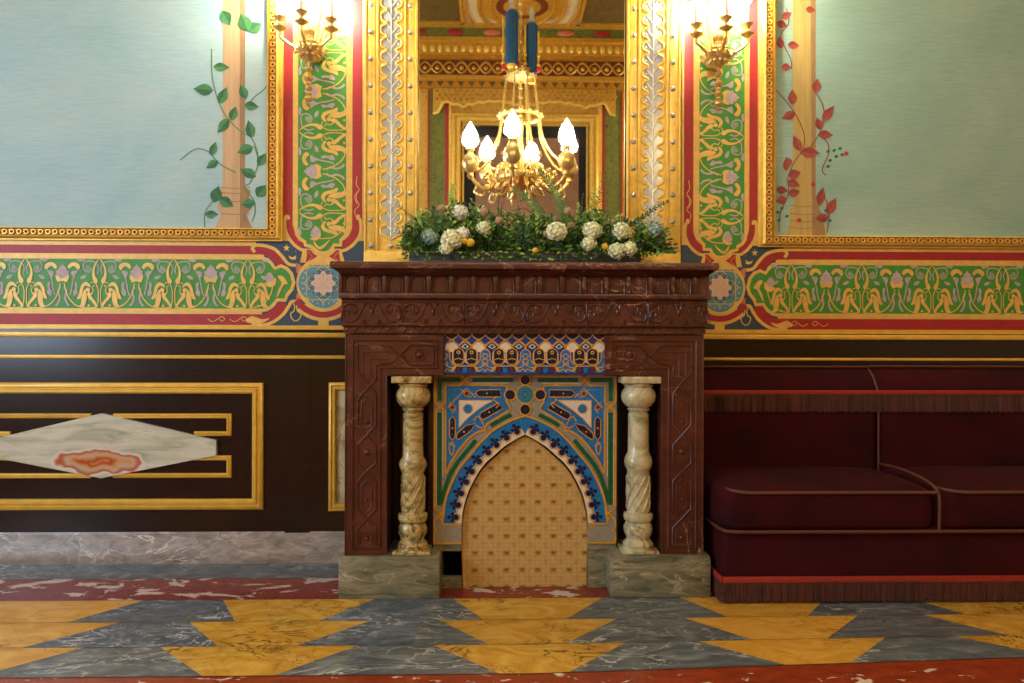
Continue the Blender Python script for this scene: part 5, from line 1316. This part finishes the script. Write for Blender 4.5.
for (px, py, r, lb) in ((441.5, 209, 4, 'tan seed pod at the upper left of the greenery'), (483.5, 212.5, 4.4, 'tan seed pod above the greenery right of the white umbel'), (499, 221, 4, 'tan seed pod beside the dark upright twigs'), (567.5, 211, 3.8, 'tan seed pod at the foot of the tall feathery frond'), (571, 225, 3.6, 'tan seed pod between two cream flowers in the right half'), (546.5, 233.5, 3.4, 'brownish seed pod left of the round cream flower'), (614, 221.5, 3.4, 'brown seed pod above the right hand cream flower')):
    Y = -.37; m_ = Map(Y, 524, 240); p = MB(); c = (m_.X(px), Y, m_.Z(py)); p.ball(c, r/m_.s, 'pod', 12, 9, (1, 1, .9))
    for i in range(26):
        z = 1-2*(i+.5)/26; a = i*2.4; q = (math.sqrt(1-z*z)*math.cos(a), math.sqrt(1-z*z)*math.sin(a), z); p.ball([c[k]+q[k]*r/m_.s*.9 for k in range(3)], .0035, 'pod', 5, 4)
    p.tube([c, (c[0]+.01, -.32, (c[2]+ZT_)/2), (c[0], -.28, ZT_)], .0018, 'leaf_b', 5)
    tag(p.build('seed_pod', angle=60), lb, 'seed pod', 'tan seed pods')
def sprig(pts, Y0, Y1, leafm, ll, lw, n, label, stem='leaf_b', name='green_sprig', spread=1.0, sr=.0016, grp='sprigs rising from the mantel greenery'):
    q = cr(pts, 6); N = len(q); p = MB(); P3 = []
    for i, (px, py) in enumerate(q):
        Y = Y0+(Y1-Y0)*i/(N-1); m_ = Map(Y, 524, 240); P3.append(Vector((m_.X(px), Y, m_.Z(py))))
    p.tube(P3, [sr*(1-.6*i/(N-1)) for i in range(N)], stem, 5)
    for j in range(n):
        u_ = (j+1)/n*(N-1); i = min(int(u_), N-2); pp = P3[i].lerp(P3[i+1], u_-i); d = (P3[i+1]-P3[i]).normalized()
        a = j*2.4; o1 = d.orthogonal().normalized(); o2 = d.cross(o1); out = o1*math.cos(a)+o2*math.sin(a)
        sc2 = 1-.5*(j/n); p.leaf(pp, d*.8+out*spread, out.cross(d), ll*sc2, lw*sc2, leafm)
    o = p.build(name, recalc=False, angle=80, origin=tuple(P3[0])); tag(o, label, 'plant sprig', grp)
sprig([(568, 226), (562, 208), (553, 188), (539, 169)], -.36, -.33, 'leaf_b', .038, .008, 130, 'tall feathery frond leaning left in front of the chandelier reflection', name='feathery_frond')
sprig([(540, 222), (534, 208), (524, 196), (515, 190)], -.34, -.30, 'leaf_b', .032, .007, 80, 'shorter feathery frond leaning left beside the tall one', name='feathery_frond')
sprig([(595, 218), (598, 200), (602, 184), (607, 168)], -.34, -.32, 'leaf_a', .022, .006, 40, 'tall thin upright green stem in the right half of the arrangement')
sprig([(590, 215), (592, 204), (594, 194), (595, 186)], -.30, -.28, 'leaf_c', .020, .012, 22, 'bright yellow green leafy sprig beside the tall thin stem')
sprig([(577, 222), (578, 210), (578, 203)], -.31, -.29, 'leaf_c', .018, .012, 16, 'bright green sprig left of the dark upright stem')
sprig([(580, 224), (581, 208), (583, 193)], -.31, -.29, 'leaf_a', .014, .006, 30, 'dark upright stem among bright green sprigs, right of centre', stem='twig', sr=.003)
sprig([(604, 228), (607, 218), (608, 209)], -.33, -.32, 'twig', .007, .003, 8, 'dark forked twig standing above the right hand flowers', stem='twig', sr=.0022, name='twig')
sprig([(498, 226), (498.5, 210), (498.7, 195)], -.33, -.32, 'leaf_a', .010, .004, 14, 'dark upright twig left of centre, the taller of two', stem='twig', sr=.0026, name='twig')
sprig([(500, 226), (501, 212), (502.5, 203)], -.33, -.32, 'leaf_a', .010, .004, 10, 'dark upright twig left of centre, the shorter of two', stem='twig', sr=.0026, name='twig')
sprig([(512, 222), (518, 208), (524, 198), (527, 193)], -.32, -.30, 'leaf_a', .016, .007, 20, 'dark leafy sprig leaning right near the middle of the arrangement')
sprig([(516, 216), (522, 208), (530, 212), (538, 218)], -.34, -.33, 'twig', .008, .003, 8, 'thin dark twig arching over the centre of the arrangement', stem='twig', name='twig')
sprig([(628, 226), (640, 218), (654, 208), (668, 200)], -.33, -.37, 'leaf_a', .022, .012, 44, 'long dark leafy sprig reaching up over the right gilt frame')
sprig([(645, 240), (658, 233), (667, 228), (675, 224.5)], -.35, -.38, 'leaf_b', .012, .004, 14, 'thin green brown twig pointing up at the right end', stem='twig', name='twig')
sprig([(645, 246), (655, 243.5), (663, 243), (671, 243)], -.37, -.39, 'twig', .007, .003, 8, 'dark horizontal twig at the right end of the trough', stem='twig', sr=.0022, name='twig')
sprig([(632, 250), (644, 252), (654, 254), (663, 252)], -.37, -.40, 'leaf_c', .022, .010, 22, 'bright leafy sprig drooping onto the mantel at the right end')
sprig([(640, 238), (650, 242), (657, 248), (661, 255)], -.36, -.40, 'leaf_b', .020, .009, 24, 'green leafy sprig hanging down past the right end of the trough')
sprig([(424, 224), (416, 219), (405, 212), (396, 204.5)], -.34, -.37, 'leaf_a', .008, .003, 10, 'dark bare twig pointing up over the left gilt frame, the higher of two', stem='twig', sr=.0024, name='twig')
sprig([(424, 228), (416, 221), (410, 217), (404, 214)], -.35, -.38, 'leaf_a', .008, .003, 8, 'dark bare twig at the left end, the lower of two', stem='twig', sr=.0024, name='twig')
sprig([(420, 244), (412, 240), (405, 236), (399, 233)], -.36, -.39, 'leaf_a', .024, .008, 26, 'dark leafy sprig reaching out at the left end of the trough')
sprig([(425, 250), (416, 251), (410, 251), (404, 253)], -.36, -.39, 'leaf_b', .024, .008, 24, 'low green sprig lying on the mantel at the left end')
sprig([(452, 215), (453, 204), (451, 195), (454, 186)], -.33, -.30, 'leaf_c', .028, .009, 70, 'soft bright green plume at the left in front of the mirror', name='green_plume')

# ------------------------------------------------------------------ chandelier (hangs behind the camera, seen in the mirror)
mc = Map(3.0, 520, 140, real=-3.0)
CXX, CY = mc.X(520), -3.0
zc = mc.Z
ch = thing('chandelier', (CXX, CY, zc(196)), 'gilt chandelier with flame shaped glass shades and blue silk tassels, reflected in the mirror', 'chandelier')
kk = 1/mc.s
p = MB(); p.tube([(CXX, CY, RH), (CXX, CY, zc(118))], .012, 'brass', 10)
for z in [zc(118)+i*.08 for i in range(22)]:
    if z < RH-.05: p.ball((CXX, CY, z), .02, 'brass', 8, 6)
p.build('stem', ch)
p = MB()
p.lathe([(.004, zc(197)), (.03, zc(194)), (.05, zc(190)), (.12, zc(186)), (.19, zc(182)), (.2, zc(179)), (.15, zc(177)), (.08, zc(173)), (.05, zc(166)), (.03, zc(158)), (.02, zc(140)), (.03, zc(130)), (.015, zc(120))], (CXX, CY, 0), 'brass', 28, 12, .06)
for i in range(18):
    a = i*2*PI/18; x, y = math.cos(a), math.sin(a)
    p.tube(cr([(CXX+.16*x, CY+.16*y, zc(182)), (CXX+.22*x, CY+.22*y, zc(188)), (CXX+.27*x, CY+.27*y, zc(182)), (CXX+.24*x, CY+.24*y, zc(176)), (CXX+.21*x, CY+.21*y, zc(180))], 4), .010, 'brass', 6)
    p.tube(cr([(CXX+.07*x, CY+.07*y, zc(172)), (CXX+.14*x, CY+.14*y, zc(166)), (CXX+.2*x, CY+.2*y, zc(170)), (CXX+.17*x, CY+.17*y, zc(175)), (CXX+.14*x, CY+.14*y, zc(171))], 4), .009, 'brass', 6)
    p.ball((CXX+.3*x, CY+.3*y, zc(177)), .022, 'brass', 7, 5); p.leaf((CXX+.2*x, CY+.2*y, zc(186)), (x, y, -.8), (0, 0, 1), .12, .05, 'brass')
    if i % 3 == 0: p.tube(cr([(CXX+.1*x, CY+.1*y, zc(186)), (CXX+.13*x, CY+.13*y, zc(195)), (CXX+.2*x, CY+.2*y, zc(197)), (CXX+.19*x, CY+.19*y, zc(191))], 4), .010, 'brass', 6)
p.build('bowl', ch)
p = MB()
p.tube([(CXX+.17*math.cos(i*PI/16), CY+.17*math.sin(i*PI/16), zc(119)) for i in range(32)], .016, 'brass', 8, True)
for i in range(16): p.ball((CXX+.185*math.cos(i*PI/8), CY+.185*math.sin(i*PI/8), zc(119)+.01), .018, 'brass', 8, 6)
p.lathe([(.02, zc(84)), (.11, zc(82)), (.13, zc(79)), (.08, zc(76)), (.1, zc(73)), (.03, zc(70))], (CXX, CY, 0), 'brass', 20, 10, .08)
p.build('ring', ch)
for i in range(8):
    a = (i+.5)*PI/4; x, y = math.cos(a), math.sin(a); q = MB()
    q.tube([(CXX+.13*x, CY+.13*y, zc(80)), (CXX+.17*x, CY+.17*y, zc(119))], .007, 'brass', 6)
    q.tube(cr([(CXX+.17*x, CY+.17*y, zc(119)), (CXX+.2*x, CY+.2*y, zc(140)), (CXX+.28*x, CY+.28*y, zc(158)), (CXX+.38*x, CY+.38*y, zc(168)), (CXX+.40*x, CY+.40*y, zc(164))], 5), .011, 'brass', 8)
    q.build('rod', ch)
RA = .435
for deg in (-10, 60, 100, 164, 189, 221, -76):
    a = math.radians(deg); x, y = math.sin(a), math.cos(a)     # +y is towards the mirror
    q = MB(); hx, hy = CXX+RA*x, CY+RA*y
    q.tube(cr([(CXX+.15*x, CY+.15*y, zc(180)), (CXX+.26*x, CY+.26*y, zc(192)), (CXX+.36*x, CY+.36*y, zc(190)), (hx, hy, zc(180)), (hx, hy, zc(174))], 6), .015, 'brass', 8)
    q.tube(cr([(CXX+.36*x, CY+.36*y, zc(186)), (CXX+.40*x, CY+.40*y, zc(196)), (CXX+.33*x, CY+.33*y, zc(199)), (CXX+.31*x, CY+.31*y, zc(194))], 5), .009, 'brass', 6)
    q.lathe([(.01, zc(184)), (.03, zc(181)), (.02, zc(178)), (.06, zc(174.5)), (.074, zc(168.5)), (.062, zc(162.5)), (.03, zc(159)), (.025, zc(157)), (.04, zc(155)), (.025, zc(153)), (.035, zc(151))], (hx, hy, 0), 'brass', 20)
    ao = q.build('arm', ch)
    q = MB(); q.lathe([(.03, zc(152)), (.058, zc(150)), (.066, zc(147)), (.058, zc(141)), (.038, zc(135)), (.014, zc(130.5)), (.002, zc(128))], (hx, hy, 0), 'shade', 20, 10, .05); q.build('lamp_shade', ao)
for px, q0, q1, dy in ((511.3, 18, 70, .05), (531.2, 27, 77, -.02)):
    q = MB(); x = mc.X(px); y = CY+dy
    q.lathe([(.03, zc(q1)), (.052, zc(q1-1)), (.052, zc(q0+1)), (.03, zc(q0))], (x, y, 0), 'silk_blue', 24, 12, .05)
    q.lathe([(.03, zc(q1+8)), (.02, zc(q1+5)), (.045, zc(q1+2.5)), (.045, zc(q1)), (.03, zc(q1-1))], (x, y, 0), 'gold_line', 16)
    q.lathe([(.03, zc(q0)), (.05, zc(q0-1)), (.03, zc(q0-3)), (.02, zc(q0-8)), (.03, zc(q0-12)), (.01, zc(q0-18))], (x, y, 0), 'silver', 16)
    q.build('blue_tassel', ch)
for px, q0, q1 in ((503, 22, 74), (518, 24, 71), (524.5, 30, 75), (537.5, 36, 76)):
    q = MB(); x = mc.X(px); y = CY+.03
    q.tube([(x, y, zc(q0)), (x, y, zc(q1-6))], .009, 'gold_line', 6); q.ball((x, y, zc(q1-16)), .016, 'gold_line', 8, 6); q.ball((x, y, zc(q1-7)), .018, 'gold_line', 8, 6)
    q.lathe([(.004, zc(q1)), (.019, zc(q1-.5)), (.013, zc(q1-6))], (x, y, 0), 'silk_red', 10)
    q.build('red_tassel', ch)

# glowing globes added out of view on the far wall to light ceiling and cornice
for sg_, nm in ((-1, 'left'), (1, 'right')):
    t = thing('added_fill_globe', (sg_*2.5, RY, 3.2), 'glowing globe added out of view on the far wall as fill light, %s of the picture' % nm, 'added fill light', 'added fill globes on the far wall')
    p = MB(); p.tube([(sg_*2.5, RY+.002, 3.2), (sg_*2.5, RY+.25, 3.2), (sg_*2.5, RY+.3, 3.3)], .015, 'brass', 8); p.lathe([(.02, 0), (.07, .02), (.03, .03)], (sg_*2.5, RY+.3, 3.28), 'brass', 16); p.build('bracket', t)
    p = MB(); p.ball((sg_*2.5, RY+.3, 3.42), .11, 'globe', 20, 14); p.build('globe', t)
